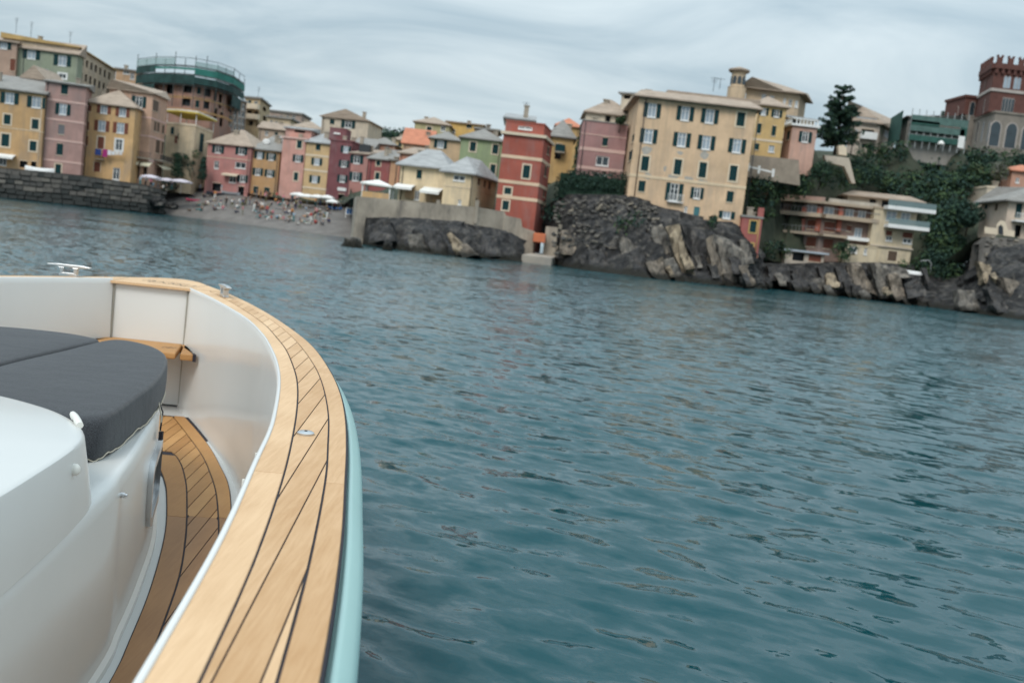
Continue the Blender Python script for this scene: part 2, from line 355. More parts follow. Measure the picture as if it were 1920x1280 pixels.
def house(name, label, pts, base, d, wall, roof=('hip', 2.0), wins=(), bands=(), sh=None, trim=None, cat='house', roofmat=None, skirt=3.0, over=0.45, chim=(), bandmat=None, pipe=(), bh=.32, group=None, backdir=None, into=None, ctrl=True):
    sh = sh or SHUT; trim = trim or CREAM; roofmat = roofmat or SLATE
    W = [at(*p) for p in pts]; z1 = sum(p.z for p in W) / len(W); z0 = at(pts[0][0], base, pts[0][2]).z
    fr = [Vector((p.x, p.y)) for p in W]
    dirv = fr[-1] - fr[0]; back = Vector((-dirv.y, dirv.x)).normalized()
    flank = None
    if len(fr) > 2:                            # a receding first or last wall sets the direction of the flanks
        for a_, b_ in ((fr[-2], fr[-1]), (fr[1], fr[0])):
            q_ = b_ - a_
            if q_.y > .8 * abs(q_.x): back = q_.normalized(); flank = q_; last = b_ is fr[-1]; break
    if backdir: back = Vector(backdir).normalized()
    foot = fr + [fr[-1] + back * d, fr[0] + back * d]
    if flank and not backdir: foot = fr + ([fr[0] + flank] if last else [fr[-1] + flank])
    mid = (fr[0] + fr[-1]) / 2
    root = into['root'] if into else thing(name, (mid.x, mid.y, z0), label, cat, group)
    pre = name + '_' if into else ''
    n = len(fr); faces = {}
    for i in range(len(foot)): faces[i] = Face(foot[i], foot[(i + 1) % len(foot)], z0)
    faces['R'] = faces[n - 1]; faces['L'] = faces[len(foot) - 1]
    holes = {i: [] for i in range(len(foot))}; todo = []
    for wdef in wins:
        px, py, w, h, kind = wdef[:5]; ed = 0; mt = sh
        for x in wdef[5:]:
            if isinstance(x, (int, str)): ed = x
            else: mt = x
        F = faces[ed]
        if kind[0] == 'o': w = w * .5
        ua, _, _ = F.hit(px - w / 2, py); ub, _, _ = F.hit(px + w / 2, py); uc, t, y = F.hit(px, py)
        hh = h * y / FPX / 2; r_ = [max(.12, ua), min(F.len - .12, ub), max(z0 - skirt + .3, t - hh), min(z1 - .12, t + hh)]
        if r_[1] - r_[0] < .15 or r_[3] - r_[2] < .15: continue
        key = [k for k in range(len(foot)) if faces[k] is F][0]
        holes[key].append(r_); todo.append((F, r_, kind, mt))
    mb = MB()
    for i in range(len(foot)): faces[i].wall(mb, z0 - skirt, z1, holes[i])
    wl = mb.build(pre + 'wall', wall, root)
    for F, r_, kind, mt in todo: window(F, r_, kind, root, mt, trim)
    for bd in bands:
        t = faces[0].hit(*bd[:2])[1]; hb = bd[2] if len(bd) > 2 else bh
        mb = MB()
        for i in range(n - 1): faces[i].box(mb, -.04, faces[i].len + .04, t - hb / 2, t + hb / 2, -.02, .05)
        for key in ('L', 'R'): faces[key].box(mb, .05, faces[key].len, t - hb / 2 + .003, t + hb / 2 - .003, -.02, .047)
        mb.build('band', bandmat or trim, root)
    for pu in pipe:
        mb = MB(); F = faces[0]; u = F.hit(pu[0], pu[1])[0]; mb.tube([F.P(u, z0 - .5, .09), F.P(u, z1 - .1, .09)], .06, 6); mb.build('downpipe', IRON, root, smooth=True)
    if not into and not pipe and n == 2 and random.random() < .7:
        F = faces[0]; mb = MB(); u = F.len - .35 if random.random() < .5 else .35; mb.tube([F.P(u, z0 - .5, .08), F.P(u, z1 - .1, .08)], .055, 6); mb.build('downpipe', random.choice([IRON, SHUT_B, trim]), root, smooth=True)
    if not into and not chim and roof[0] in ('shed', 'hip', 'gable', 'flat'): chim = [(random.uniform(.15, .85), random.uniform(.25, .7), random.uniform(.5, 1.1)) for _ in range(random.choice([1, 2, 2]))]
    # roof
    kind = roof[0]; ev = poly_off(foot, over); mb = MB(); zt = z1 + .16
    if kind == 'flat':
        mb.prism(ev, z1, z1 + (roof[1] if len(roof) > 1 else .35))
    elif kind in ('hip', 'shed', 'gable', 'gablef'):
        H = roof[1]; N_ = len(ev)
        e1 = dirv.normalized(); c = sum(ev, Vector((0, 0))) / N_
        uu = [(p - c).dot(e1) for p in ev]; vv = [(p - c).dot(back) for p in ev]
        du, dv = max(uu) - min(uu), max(vv) - min(vv)
        if kind == 'hip':
            k = roof[2] if len(roof) > 2 else max(0.04, (du - dv) / du) if du > dv else .04
            kv = .04 if du > dv else max(.04, (dv - du) / dv)
            if len(roof) > 3: kv = roof[3]
            top = [c + e1 * (a * k) + back * (b * kv) for a, b in zip(uu, vv)]; tz = [zt + H] * N_
        elif kind == 'shed': top = ev; tz = [zt + .05 + H * (b - min(vv)) / dv for b in vv]
        elif kind == 'gable': top = [c + e1 * a + back * (b * .02) for a, b in zip(uu, vv)]; tz = [zt + H] * N_
        else: top = [c + e1 * (a * .02) + back * b for a, b in zip(uu, vv)]; tz = [zt + H] * N_
        lo = [(p.x, p.y, z1) for p in ev]; mi_ = [(p.x, p.y, zt) for p in ev]; hi = [(p.x, p.y, z) for p, z in zip(top, tz)]
        mb.add(lo + mi_ + hi, [list(range(N_))[::-1]] + [[i, (i + 1) % N_, N_ + (i + 1) % N_, N_ + i] for i in range(N_)] + [[N_ + i, N_ + (i + 1) % N_, 2 * N_ + (i + 1) % N_, 2 * N_ + i] for i in range(N_)] + [list(range(2 * N_, 3 * N_))])
        if kind == 'gablef':                   # wall triangle under the front gable
            g = MB(); f0, f1 = fr[0], fr[-1]; m_ = (f0 + f1) / 2
            g.add([(f0.x, f0.y, z1 - .01), (f1.x, f1.y, z1 - .01), (m_.x, m_.y, z1 + H * .93)] , [[0, 1, 2]]); 
            for o_ in g.v: pass
            g2 = MB(); off_ = back * -.004
            lo3 = [(f0.x + off_.x, f0.y + off_.y, z1 - .3), (f1.x + off_.x, f1.y + off_.y, z1 - .3), (m_.x + off_.x, m_.y + off_.y, z1 + H * .9)]
            b3 = [(p[0] + back.x * .3, p[1] + back.y * .3, p[2]) for p in lo3]
            g2.add(lo3 + b3, [[0, 1, 2], [5, 4, 3], [0, 3, 4, 1], [1, 4, 5, 2], [2, 5, 3, 0]]); g2.build('gable_wall', wall, root)
    rf = None
    if kind != 'none': rf = mb.build(pre + 'roof', roofmat, root)
    for (fu, fv, hh) in chim:                  # chimneys: fractions across and back
        p = fr[0] + dirv * fu + back * d * fv; mb = MB(); zb = z1 + .1
        hz = roof[1] if len(roof) > 1 else .3
        mb.box(p.x - .35, p.x + .35, p.y - .3, p.y + .3, zb, z1 + hz * .6 + hh); mb.box(p.x - .45, p.x + .45, p.y - .4, p.y + .4, z1 + hz * .6 + hh, z1 + hz * .6 + hh + .15)
        mb.build('chimney', CONC, rf or root)
    if not into and ctrl:
        for p in foot: CTRL.append((p.x, p.y, z0))
    return dict(root=root, faces=faces, z0=z0, z1=z1, foot=foot, fr=fr, back=back, wall=wl)

def aerial(px, py, y, h, root, n=3):
    p = at(px, py, y); mb = MB(); mb.bar(p, p + Vector((0, 0, h)), .06)
    for i in range(n): zz = h * (1 - .14 * i) - .1; mb.bar(p + Vector((-.5 + .1 * i, 0, zz)), p + Vector((.5 - .1 * i, 0, zz)), .04)
    mb.build('aerial', IRON, root)
def balcony(H, a, b, th, depth, root, slabmat, rail=None, edge=0, h=.95, solid=None):
    """slab with a railing between two pixels on a wall"""
    F = H['faces'][edge]; u0, t, _ = F.hit(*a); u1, t2, _ = F.hit(*b); t = (t + t2) / 2
    mb = MB(); F.box(mb, u0, u1, t - th, t, -.02, depth); sl = mb.build('balcony', slabmat, root)
    mb = MB()
    if solid:
        F.box(mb, u0, u1, t + .003, t + h, depth - .1, depth + .002); F.box(mb, u0, u0 + .1, t + .003, t + h, .0, depth - .1); F.box(mb, u1 - .1, u1, t + .003, t + h, .0, depth - .1); mb.build('parapet', solid, sl)
    else:
        F.box(mb, u0, u1, t + h - .06, t + h, depth - .06, depth); n = max(3, int((u1 - u0) / .22))
        for i in range(n + 1): u = u0 + (u1 - u0 - .04) * i / n; F.box(mb, u, u + .04, t + .003, t + h - .06, depth - .05, depth - .01)
        mb.build('railing', rail or IRON, sl)
    return sl
def awning(H, a, b, out, drop, m, root, edge=0, val=.25):
    F = H['faces'][edge]; u0, t, _ = F.hit(*a); u1, t2, _ = F.hit(*b); t = (t + t2) / 2
    mb = MB(); mb.hexa([F.P(u0, t, .02), F.P(u1, t, .02), F.P(u1, t - drop, out), F.P(u0, t - drop, out)], [F.P(u0, t + .05, .02), F.P(u1, t + .05, .02), F.P(u1, t - drop + .05, out), F.P(u0, t - drop + .05, out)])
    F.box(mb, u0, u1, t - drop - val, t - drop - .001, out - .03, out + .004); return mb.build('awning', m, root)

# ------------------------------------------------------------------ town: the houses, from the quay round to the headland
P = plaster
# -- the quay
h = house('quay_house', 'ochre house with green shutters at the left edge of the frame, on the quay', [(-70, 159, 167), (84, 177, 169)], 320, 10, P('plaster_ochre', (.52, .32, .15)), ('shed', 3.2), [
    (18, 184, 34, 20, 'o'), (68, 192, 34, 20, 'o'), (13.5, 224, 13, 18, 'cs'), (66, 233, 13, 18, 'cs'), (10, 263, 15, 23, 'cs'), (62, 274, 13, 18, 'cs'), (44, 308, 14, 12, 'v'), (63, 309, 10, 12, 'v'), (-20, 218, 13, 18, 'cs'), (5, 303, 15, 14, 'g')],
    bands=[(40, 243, .12)], chim=[(.3, .5, 1.2)])
awning(h, (-40, 284), (30, 291), 1.6, .5, CANVAS, h['root'])
h = house('mauve_house', 'tall mauve house with pale pink bands next to the ochre quay house', [(86, 152, 170), (162, 164, 172)], 328, 10, P('plaster_mauve', (.40, .245, .215)), ('shed', 1.2), [
    (121, 168, 13, 17, 'c'), (118, 205, 28, 20, 'o'), (115, 243, 12, 18, 'c', SHUT_G), (112, 280, 12, 21, 'c'), (109, 317, 11, 18, 'ds')],
    bands=[(120, 190), (118, 226), (112, 263), (110, 302)], bandmat=PINKT, chim=[(.7, .6, 1.0)])
h2 = house('red_shutter_house', 'yellow house with red-brown shutters and a washing line between two pink houses', [(163, 192, 176), (254, 204, 177)], 337, 10, P('plaster_yellow', (.58, .36, .165)), ('hip', 3.0), [
    (195, 204, 26, 17, 'o', SHUT_R), (230, 210, 26, 17, 'o', SHUT_R), (168, 203, 7, 12, 'c', SHUT_R), (191, 236, 28, 19, 'o', SHUT_R), (226, 240, 28, 19, 'o', SHUT_R), (189, 268, 12, 22, 'cs', SHUT_R), (223, 272, 13, 20, 'gs'), (182, 313, 12, 18, 'd', SHUT_R), (218, 326, 13, 22, 'g'), (165, 236, 4, 16, 'c', SHUT_R), (163, 264, 4, 18, 'c', SHUT_R)], roofmat=SLATE_B, chim=[(.2, .4, 1.0)])
balcony(h2, (180, 297), (196, 300), .12, .9, h2['root'], CONC)
F = h2['faces'][0]
for i, (px, py, w, hh, c) in enumerate([(187, 286, 11, 11, (.03, .06, .22)), (200, 288, 9, 14, (.33, .03, .16)), (208, 287, 6, 9, (.7, .7, .72)), (215, 288, 6, 7, (.66, .68, .7)), (222, 287, 5, 8, (.7, .7, .68)), (229, 288, 6, 7, (.62, .6, .6))]):
    u, t, y = F.hit(px, py); mb = MB(); a, b = w * y / FPX / 2, hh * y / FPX
    F.box(mb, u - a, u + a, t - b / 2, t + b / 2, .95, .98); cn = ['navy', 'magenta', 'white', 'pale blue-white', 'off-white', 'greyish white'][i]
    single(mb, 'laundry', mat('laundry_%d' % i, c, rough=.9), F.P(u, t - b / 2, .96), cn + ' piece of washing hanging under the red-shuttered window, number %s along the line' % ['one', 'two', 'three', 'four', 'five', 'six'][i], 'laundry', 'washing on the line')
h = house('corner_house', 'dusty pink corner house with cream awnings over a ground floor arcade', [(206, 165, 181), (287, 178, 181.5), (314, 189, 190)], 343, 9, P('plaster_dusty', (.52, .325, .23)), ('hip', 1.5, .75, .4), [
    (260.5, 191, 27, 20, 'o'), (259, 230, 9, 18, 'c'), (255, 266, 9, 24, 'c'), (292, 199, 11, 19, 'c', 1, SHUT_B), (291, 237, 5, 18, 'c', 1, SHUT_B), (297, 239, 5, 18, 'c', 1, SHUT_B), (306, 243, 5, 16, 'c', 1, SHUT_B),
    (283, 272, 6, 26, 'c', SHUT_B), (296, 275, 8, 24, 'c', 1, SHUT_B), (306, 278, 7, 22, 'v', 1), (254, 322, 15, 22, 'v'), (277, 323, 16, 22, 'v'), (300, 325, 12, 20, 'v', 1)], bands=[(255, 218, .25), (250, 252, .3), (250, 297, .4)], bandmat=PINKT, roofmat=SLATE_B)
balcony(h, (249, 293), (286, 298), .25, 1.2, h['root'], CONC); balcony(h, (288, 298), (311, 304), .25, 1.2, h['root'], CONC, edge=1)
AWN = mat('awning_cream', (.70, .64, .48), rough=.85)
awning(h, (250, 300), (264, 302), 1.5, .6, AWN, h['root']); awning(h, (268, 303), (286, 305), 1.5, .6, AWN, h['root']); awning(h, (290, 306), (310, 312), 1.5, .6, AWN, h['root'], 1)
# -- above the quay
h = house('gabled_house', 'small pink gable peeping up between the ochre and mauve quay houses', [(44, 146, 178), (84, 152, 178)], 200, 8, P('plaster_mauve2', (.42, .25, .21)), ('gablef', 2.2), roofmat=SLATE_B)
h = house('sage_house', 'sage green house with wide roof high above the quay', [(32, 87, 200), (146, 107, 201)], 190, 3, P('plaster_sage', (.27, .30, .22)), ('shed', 2.4), [
    (59, 101, 32, 19, 'o'), (117, 114, 32, 19, 'o'), (117, 143, 14, 8, 'gs'), (86, 135, 10, 10, 'g')], roofmat=SLATE_B, chim=[(.32, .5, 1.4), (.05, .6, 1.0)], pipe=[(44, 120)])
aerial(131, 84, 205, 2.6, h['root']); aerial(58, 70, 205, 3, h['root']); aerial(30, 62, 205, 3, h['root'])
house('brown_house', 'brownish pink house beside the sage green house at the left edge', [(-60, 66, 197), (32, 84, 199)], 190, 12, P('plaster_brown', (.43, .29, .22)), ('shed', 2.2), [(7, 83, 28, 17, 'o'), (25, 122, 12, 22, 'c', SHUT_R), (-20, 120, 20, 18, 'o')], roofmat=SLATE_B)
wn_ = []
for i in range(7):
    f = i / 6.; x = 155 + 50 * f
    wn_ += [(x, 116 + 27 * f, 4.2, 13, 'v'), (x - 2, 143 + 24 * f, 4.2, 14, 'v')]
house('long_palazzo', 'long cream building with two rows of arcade windows running back behind the green house', [(147, 91, 202), (217, 133, 232)], 190, 14, P('plaster_palazzo', (.50, .39, .28)), ('shed', .8), wn_, roofmat=mat('tile_ochre', (.46, .31, .13), rough=.85, var=.2))
house('ochre_attic_house', 'small ochre house with chimney behind the end of the long cream building', [(218, 128, 236), (262, 137, 237)], 175, 10, P('plaster_attic', (.50, .32, .19)), ('flat', .3), [(237, 132, 12, 14, 'g'), (248, 143, 8, 12, 'g')], chim=[(.3, .3, 1.2)])
# -- cream house with roof terrace
h = house('terrace_house', 'cream house with a white canopied roof terrace right of the corner house', [(313, 232, 196), (338, 233, 194), (367, 236, 194), (399, 252, 206)], 330, 9, P('plaster_cream', (.60, .47, .31)), ('flat', .35), [(378, 268, 8, 34, 'c', 2), (336, 256, 6, 12, 'c', 0), (337, 278, 5, 12, 'c', 0), (323, 245, 7, 14, 'c', 0), (330, 262, 6, 14, 'c', 0, SHUT_R)], trim=CREAM, roofmat=CREAM, over=.1)
z = h['z1'] + .35
mb = MB(); f = h['foot']; pp = list(f)
up = poly_off(pp, .5); mb.hexa([(p.x, p.y, z + 2.3) for p in up], [(p.x, p.y, z + (2.5 if i < 4 else 2.9)) for i, p in enumerate(up)])
cp = mb.build('canopy', CANVAS, h['root'])
mb = MB(); mb.hexa([(p.x, p.y, z + 2.0) for p in poly_off(pp, .52)], [(p.x, p.y, z + 2.28) for p in poly_off(pp, .52)]); mb.build('valance', mat('valance_yellow', (.62, .47, .10), rough=.85), cp)
for p in pp: mb = MB(); mb.box(p.x - .06, p.x + .06, p.y - .06, p.y + .06, z, z + 2.3); mb.build('canopy_post', WHITE, h['root'])
# -- round building in scaffolding
RB = [(268, 150, 232), (300, 149, 226), (334, 152, 223), (366, 157, 222), (398, 166, 224), (425, 177, 230), (443, 189, 240)]
h = house('round_building', 'curved brick coloured apartment block wrapped in green scaffolding at the top', RB, 250, 10, P('plaster_brick', (.36, .20, .15)), ('flat', .6), [
    (352, 166, 15, 16, 'v', 2), (373, 170, 7, 13, 'c', 3), (389, 172, 13, 18, 'v', 3), (349, 191, 16, 15, 'v', 2), (370, 195, 7, 13, 'c', 3), (387, 197, 11, 14, 'v', 3), (404, 182, 6, 24, 'v', 4), (413, 190, 6, 26, 'v', 4), (404, 214, 6, 22, 'v', 4), (415, 224, 6, 26, 'v', 4), (432, 200, 7, 20, 'v', 5), (432, 228, 7, 20, 'v', 5), (283, 170, 9, 14, 'v', 0), (318, 168, 12, 16, 'v', 1)],
    bands=[(340, 178, .5), (340, 202, .5)], bandmat=P('band_orange', (.50, .28, .12)), over=.2, cat='building')
NET = mat('scaffold_net', (.018, .055, .052), rough=.8, var=.5, scale=.5); NET_L = mat('scaffold_net_pale', (.03, .17, .14), rough=.8, var=.25, scale=.4); POLE = mat('scaffold_pole', (.05, .06, .06), rough=.6)
ring = poly_off(h['foot'], 1.3)[:7]; z = h['z1']
mb = MB()
for i, p in enumerate(ring):
    for q in ([p] if i == 6 else [p, p.lerp(ring[i + 1], .5)]): mb.bar((q.x, q.y, z - 5.5), (q.x, q.y, z + 5.6 + .8 * math.sin(q.x)), .12)
for zz in (-3.2, -.6, 1.8, 3.6, 5.2):
    for a, b in zip(ring[:-1], ring[1:]): mb.bar((a.x, a.y, z + zz), (b.x, b.y, z + zz), .10)
scf = thing('scaffolding', (ring[3].x, ring[3].y, z - 5.5), 'green netted scaffolding crowning the round brick coloured building', 'scaffolding')
mb.build('pole_frame', POLE, scf)
def net(r0, r1, za, zb, m):
    mb = MB()
    for a, b in zip(r0[:-1], r0[1:]):
        n_ = (b - a).normalized(); n_ = Vector((n_.y, -n_.x)) * .05
        mb.hexa([(a.x, a.y, za), (b.x, b.y, za), (b.x - n_.x, b.y - n_.y, za), (a.x - n_.x, a.y - n_.y, za)], [(a.x, a.y, zb), (b.x, b.y, zb), (b.x - n_.x, b.y - n_.y, zb), (a.x - n_.x, a.y - n_.y, zb)])
    mb.build('net_panel', m, scf)
rg2 = poly_off(h['foot'], 1.45)[:7]
net(rg2[:4], 0, z - .4, z + 1.5, NET); net(rg2[:2], 0, z + 1.9, z + 3.3, NET); net(rg2[3:], 0, z - .2, z + 1.3, NET); net(rg2[3:], 0, z + 1.8, z + 3.2, NET_L); net(rg2[1:4], 0, z + 2.65, z + 3.1, NET_L); net(rg2[:3], 0, z + 3.5, z + 5.0, mat('net_thin', (.25, .38, .37), rough=.8, alpha=.4)); net(rg2[5:], 0, z - 3.0, z - .5, NET)
net(rg2[:2], 0, z - 6.5, z - .7, NET); net(rg2[3:6], 0, z + 3.5, z + 4.6, mat('net_thin', (.25, .38, .37), rough=.8, alpha=.4))
mb = MB()
for a, b in zip(ring[:-1], ring[1:]):
    for zz in (-.7, 1.65, 3.45): 
        n_ = (b - a).normalized(); n_ = Vector((n_.y, -n_.x)) * 1.1
        mb.hexa([(a.x, a.y, z + zz), (b.x, b.y, z + zz), (b.x - n_.x, b.y - n_.y, z + zz), (a.x - n_.x, a.y - n_.y, z + zz)], [(a.x, a.y, z + zz + .06), (b.x, b.y, z + zz + .06), (b.x - n_.x, b.y - n_.y, z + zz + .06), (a.x - n_.x, a.y - n_.y, z + zz + .06)])
mb.build('walkway', POLE, scf)
# -- blocks between the round building and the beach houses
wn_ = [(x, y + (x - 432) * .2, 5, 10, 'g') for x in (433, 441, 449, 456) for y in (196, 210, 224, 238)]
house('apartment_block', 'pale brown apartment block with columns of small windows right of the scaffolded building', [(427, 184, 236), (463, 193, 240)], 262, 10, P('plaster_block', (.42, .32, .26)), ('gable', 1.2), wn_, roofmat=SLATE_L)
h = house('balcony_block', 'sandy apartment block with stacked balconies behind the beach houses', [(460, 182, 248), (488, 187, 247), (506, 201, 262)], 265, 10, P('plaster_sand', (.50, .37, .22)), ('flat', .4), [(468, 193, 6, 9, 'c'), (468, 212, 8, 9, 'v'), (480, 194, 7, 8, 'g'), (480, 214, 8, 9, 'v'), (470, 231, 8, 9, 'v'), (484, 233, 7, 9, 'v'), (496, 205, 6, 8, 'v', 1), (496, 222, 6, 8, 'v', 1)], cat='building')
balcony(h, (461, 201), (487, 205), .3, 1.2, h['root'], CREAM, solid=CREAM); balcony(h, (461, 220), (487, 224), .3, 1.2, h['root'], CREAM, solid=CREAM)
aerial(484, 183, 250, 2.5, h['root'])
house('cream_annex', 'low cream house with ochre awning left of the tall pink house', [(503, 218, 240), (545, 226, 240)], 262, 9, P('plaster_annex', (.56, .45, .30)), ('flat', .4), [(509, 230, 6, 9, 'g'), (518, 232, 6, 9, 'g'), (528, 243, 12, 6, 'v')])
house('far_rose_block', 'rose apartment block far behind the sandy balcony block', [(505, 208, 300), (566, 216, 300)], 245, 12, P('plaster_farrose', (.40, .30, .25)), ('flat', .5), [(x, y, 5, 7, 'g') for x in (515, 527, 539, 551) for y in (220, 232)], cat='building', ctrl=False, skirt=9)
house('tan_roof_house', 'tan house with beige hipped roof behind the salmon and yellow beach houses', [(548, 238, 224), (602, 244, 224)], 270, 9, P('plaster_tan2', (.46, .34, .24)), ('hip', 1.8), [(565, 247, 7, 9, 'g'), (585, 249, 7, 9, 'c')], roofmat=SLATE_B, ctrl=False, skirt=6)
house('russet_house', 'russet house with slate roof behind the crimson house', [(694, 268, 206), (742, 274, 206)], 292, 9, P('plaster_russet', (.42, .22, .15)), ('hip', 1.5), [(708, 277, 6, 8, 'c'), (726, 279, 6, 8, 'g')], ctrl=False, skirt=6)
house('butter_house', 'butter yellow house with beige roof below the distant treeline', [(738, 262, 218), (782, 267, 218)], 290, 9, P('plaster_butter', (.58, .44, .24)), ('hip', 1.4), [(750, 271, 6, 8, 'c'), (768, 273, 6, 8, 'c')], roofmat=SLATE_B, ctrl=False, skirt=6)
house('slate_loft_house', 'house with dormered slate roof left of the russet house', [(662, 276, 200), (698, 281, 200)], 300, 8, P('plaster_loft', (.48, .37, .28)), ('shed', 2.6), [(680, 285, 9, 8, 'g')], ctrl=False, skirt=6)
house('stone_gap_house', 'brownish house between the sandy balcony block and the tall pink house', [(486, 240, 228), (534, 246, 228)], 275, 8, P('plaster_gap', (.44, .33, .25)), ('gable', 1.8), [(500, 250, 6, 8, 'g'), (518, 252, 6, 8, 'c')], roofmat=SLATE_B, ctrl=False, skirt=6)
# -- houses along the beach
h = house('pink_beach_house', 'pink house with pointed slate roof at the back of the beach', [(390, 267, 196), (471, 278, 194)], 350, 10, P('plaster_pink', (.46, .205, .185)), ('hip', 3.4, .05, .05), [
    (409, 280, 22, 14, 'o'), (453, 283, 22, 14, 'o'), (406, 309, 9, 14, 'g'), (451, 310, 20, 11, 'g'), (436, 336, 13, 13, 'g'), (455, 335, 20, 13, 'o'), (406, 351, 16, 15, 'v'), (452, 359, 11, 18, 'v')], roofmat=SLATE_B, bands=[(430, 297, .1)])
awning(h, (421, 325), (450, 327), 1.2, .25, CREAM, h['root'])
h = house('ochre_beach_house', 'narrow ochre house with a slate roof beside the pink pointed-roof house', [(474, 279, 195), (525, 286, 194)], 362, 10, P('plaster_ochre2', (.48, .28, .13)), ('shed', 3.8), [
    (487, 291, 19, 13, 'o'), (508.6, 294, 19, 13, 'o'), (483.5, 322, 19, 13, 'o'), (506, 325, 19, 13, 'o'), (479.5, 356, 9, 13, 'c'), (500, 359, 10, 15, 'c')])
mb = MB(); p = at(500, 266, 198); mb.loft([[p + Vector((math.cos(a) * r_, -.3 + o_, math.sin(a) * r_ * .75)) for a in np.linspace(0, 6.283, 14, endpoint=False)] for r_, o_ in ((.75, .25), (.75, 0), (.6, -.1))], True, True); mb.build('skylight', WHITE, h['root'])
h = house('tall_pink_house', 'tall salmon pink house with a white roof canopy, beside a yellow one', [(531, 258, 192), (574, 263, 191)], 362, 10, P('plaster_salmon', (.57, .30, .245)), ('flat', .3), [(561.5, 271, 9, 14, 'cs'), (559, 297, 20, 13, 'o'), (555, 331, 8, 15, 'cs')], over=.25, roofmat=PINKT)
house('attic', None, [(536, 240, 195), (584, 246, 195)], 256, 6, P('plaster_salmon', (0, 0, 0)), ('shed', .8), [(562, 246, 20, 6, 'v')], roofmat=SLATE_L, skirt=0, into=h)
house('yellow_beach_house', 'narrow yellow house with pale bands between the salmon and maroon houses', [(575, 267, 190.5), (619, 271, 190)], 366, 10, P('plaster_gold', (.57, .39, .20)), ('shed', 2.6), [(596.5, 276, 9, 11, 'c'), (594, 303, 20, 13, 'o'), (590, 336, 20, 13, 'o')], bands=[(595, 292), (592, 320), (590, 353)], roofmat=SLATE_L)
h = house('maroon_house', 'maroon house above the cafe parasols', [(620, 263, 189.5), (661, 267, 189)], 366, 10, P('plaster_maroon', (.20, .075, .082)), ('flat', .3), [(648.6, 280, 19, 12, 'o'), (645, 307, 19, 12, 'o'), (642, 335, 19, 13, 'o'), (639, 372, 10, 16, 'v')], roofmat=P('plaster_maroon', (0, 0, 0)), over=.15)
F = h['faces'][0]; u, t, y = F.hit(641, 355); mb = MB(); F.box(mb, u - .85, u + .85, t - .3, t + .3, .02, .12); single(mb, 'shop_sign', WHITE, F.P(u, t - .3, .05), 'white shop sign on the maroon house', 'sign')
house('attic', None, [(619, 240, 193), (650, 244, 193)], 262, 5, P('plaster_maroon', (0, 0, 0)), ('flat', .2), skirt=0, over=.05, roofmat=P('plaster_maroon', (0, 0, 0)), into=h)
h = house('rose_house', 'rose house with wide dark shutters right of the maroon house', [(660, 286, 187), (691, 292, 186)], 362, 9, P('plaster_rose', (.44, .21, .18)), ('shed', 1.6), [(669, 299, 24, 15, 'o'), (667, 331, 24, 16, 'o')], roofmat=SLATE_B)
mb = MB(); p = at(683, 283, 188); mb.box(p.x - 1, p.x + 1, p.y, p.y + 2, p.z - .6, p.z + 1.2); mb.build('dormer', IRON, h['root'])
house('crimson_house', 'small crimson house with arched cream window frames behind the white gazebo', [(692, 298, 183), (732, 302, 182)], 362, 9, P('plaster_crimson', (.31, .095, .09)), ('shed', 2.6), [(709.6, 305, 8, 11, 'cs'), (707.6, 330, 8, 13, 'cs')], pipe=[(693, 330)])
house('apricot_house', 'apricot strip of house left of the pale yellow waterfront house', [(733, 301, 178), (750, 303, 178)], 362, 9, P('plaster_apricot', (.58, .33, .19)), ('flat', .3), pipe=[(742, 330)])
house('coral_house', 'coral house with a small round-headed window behind the pale yellow waterfront house', [(750, 287, 176), (806, 294, 175)], 345, 9, P('plaster_coral', (.55, .25, .16)), ('shed', 1.9), [(769, 301, 9, 7, 'gs')], roofmat=SLATE_B)
# -- second row
house('cream_gable_house', 'cream house with a broad gable rising behind the yellow and maroon houses', [(604, 218, 215), (691, 229, 214)], 272, 12, P('plaster_gable', (.57, .48, .37)), ('gablef', 1.9), [(623, 228, 9, 10, 'c'), (653, 233, 26, 14, 'o')], roofmat=SLATE_B, chim=[(.8, .3, 1.0)], ctrl=False, skirt=9)
house('olive_house', 'olive yellow house with hipped roof on the skyline', [(778, 230, 205), (843, 235, 205)], 270, 10, P('plaster_olive', (.42, .38, .20)), ('hip', 1.6), [(804.6, 244, 9, 12, 'cs'), (831, 240, 9, 12, 'g')], roofmat=SLATE_B, ctrl=False, skirt=9)
house('sunflower_house', 'bright yellow flat-topped house on the skyline', [(838, 237, 212), (907, 228, 212)], 265, 9, P('plaster_sunflower', (.64, .40, .12)), ('flat', .25), [(880, 234, 10, 12, 'c'), (851, 246, 6, 7, 'g')], roofmat=SLATE_B, ctrl=False, skirt=9)
house('tiled_house', 'house with orange tiled roof below the olive house', [(756, 271, 190), (808, 273, 190)], 300, 8, P('plaster_tiled', (.50, .33, .22)), ('gable', 3.2), roofmat=TILE, ctrl=False, skirt=9)
house('beige_house', 'beige house with one wide shuttered window left of the green house', [(807, 259, 172), (864, 266, 172)], 320, 9, P('plaster_beige', (.55, .38, .23)), ('hip', 1.5), [(826, 270, 24, 15, 'o')], ctrl=False, skirt=9)
house('green_house', 'pistachio green house with cream window frames beside the red tower', [(865, 258, 160), (942, 267, 160)], 350, 9, P('plaster_green', (.285, .345, .195)), ('hip', 1.9), [(886.7, 275, 11, 17, 'cs'), (928.7, 280, 11, 17, 'cs'), (924, 317.6, 10, 18, 'cs')], chim=[(.8, .3, .8)], ctrl=False, skirt=9)
house('peach_terrace_house', 'peach house with a roof terrace behind the green house', [(893, 242, 178), (934, 246, 178)], 275, 8, P('plaster_peach', (.56, .37, .27)), ('flat', .3), [(905, 248, 8, 8, 'g')], chim=[(.5, .4, 1.0)], ctrl=False, skirt=9)
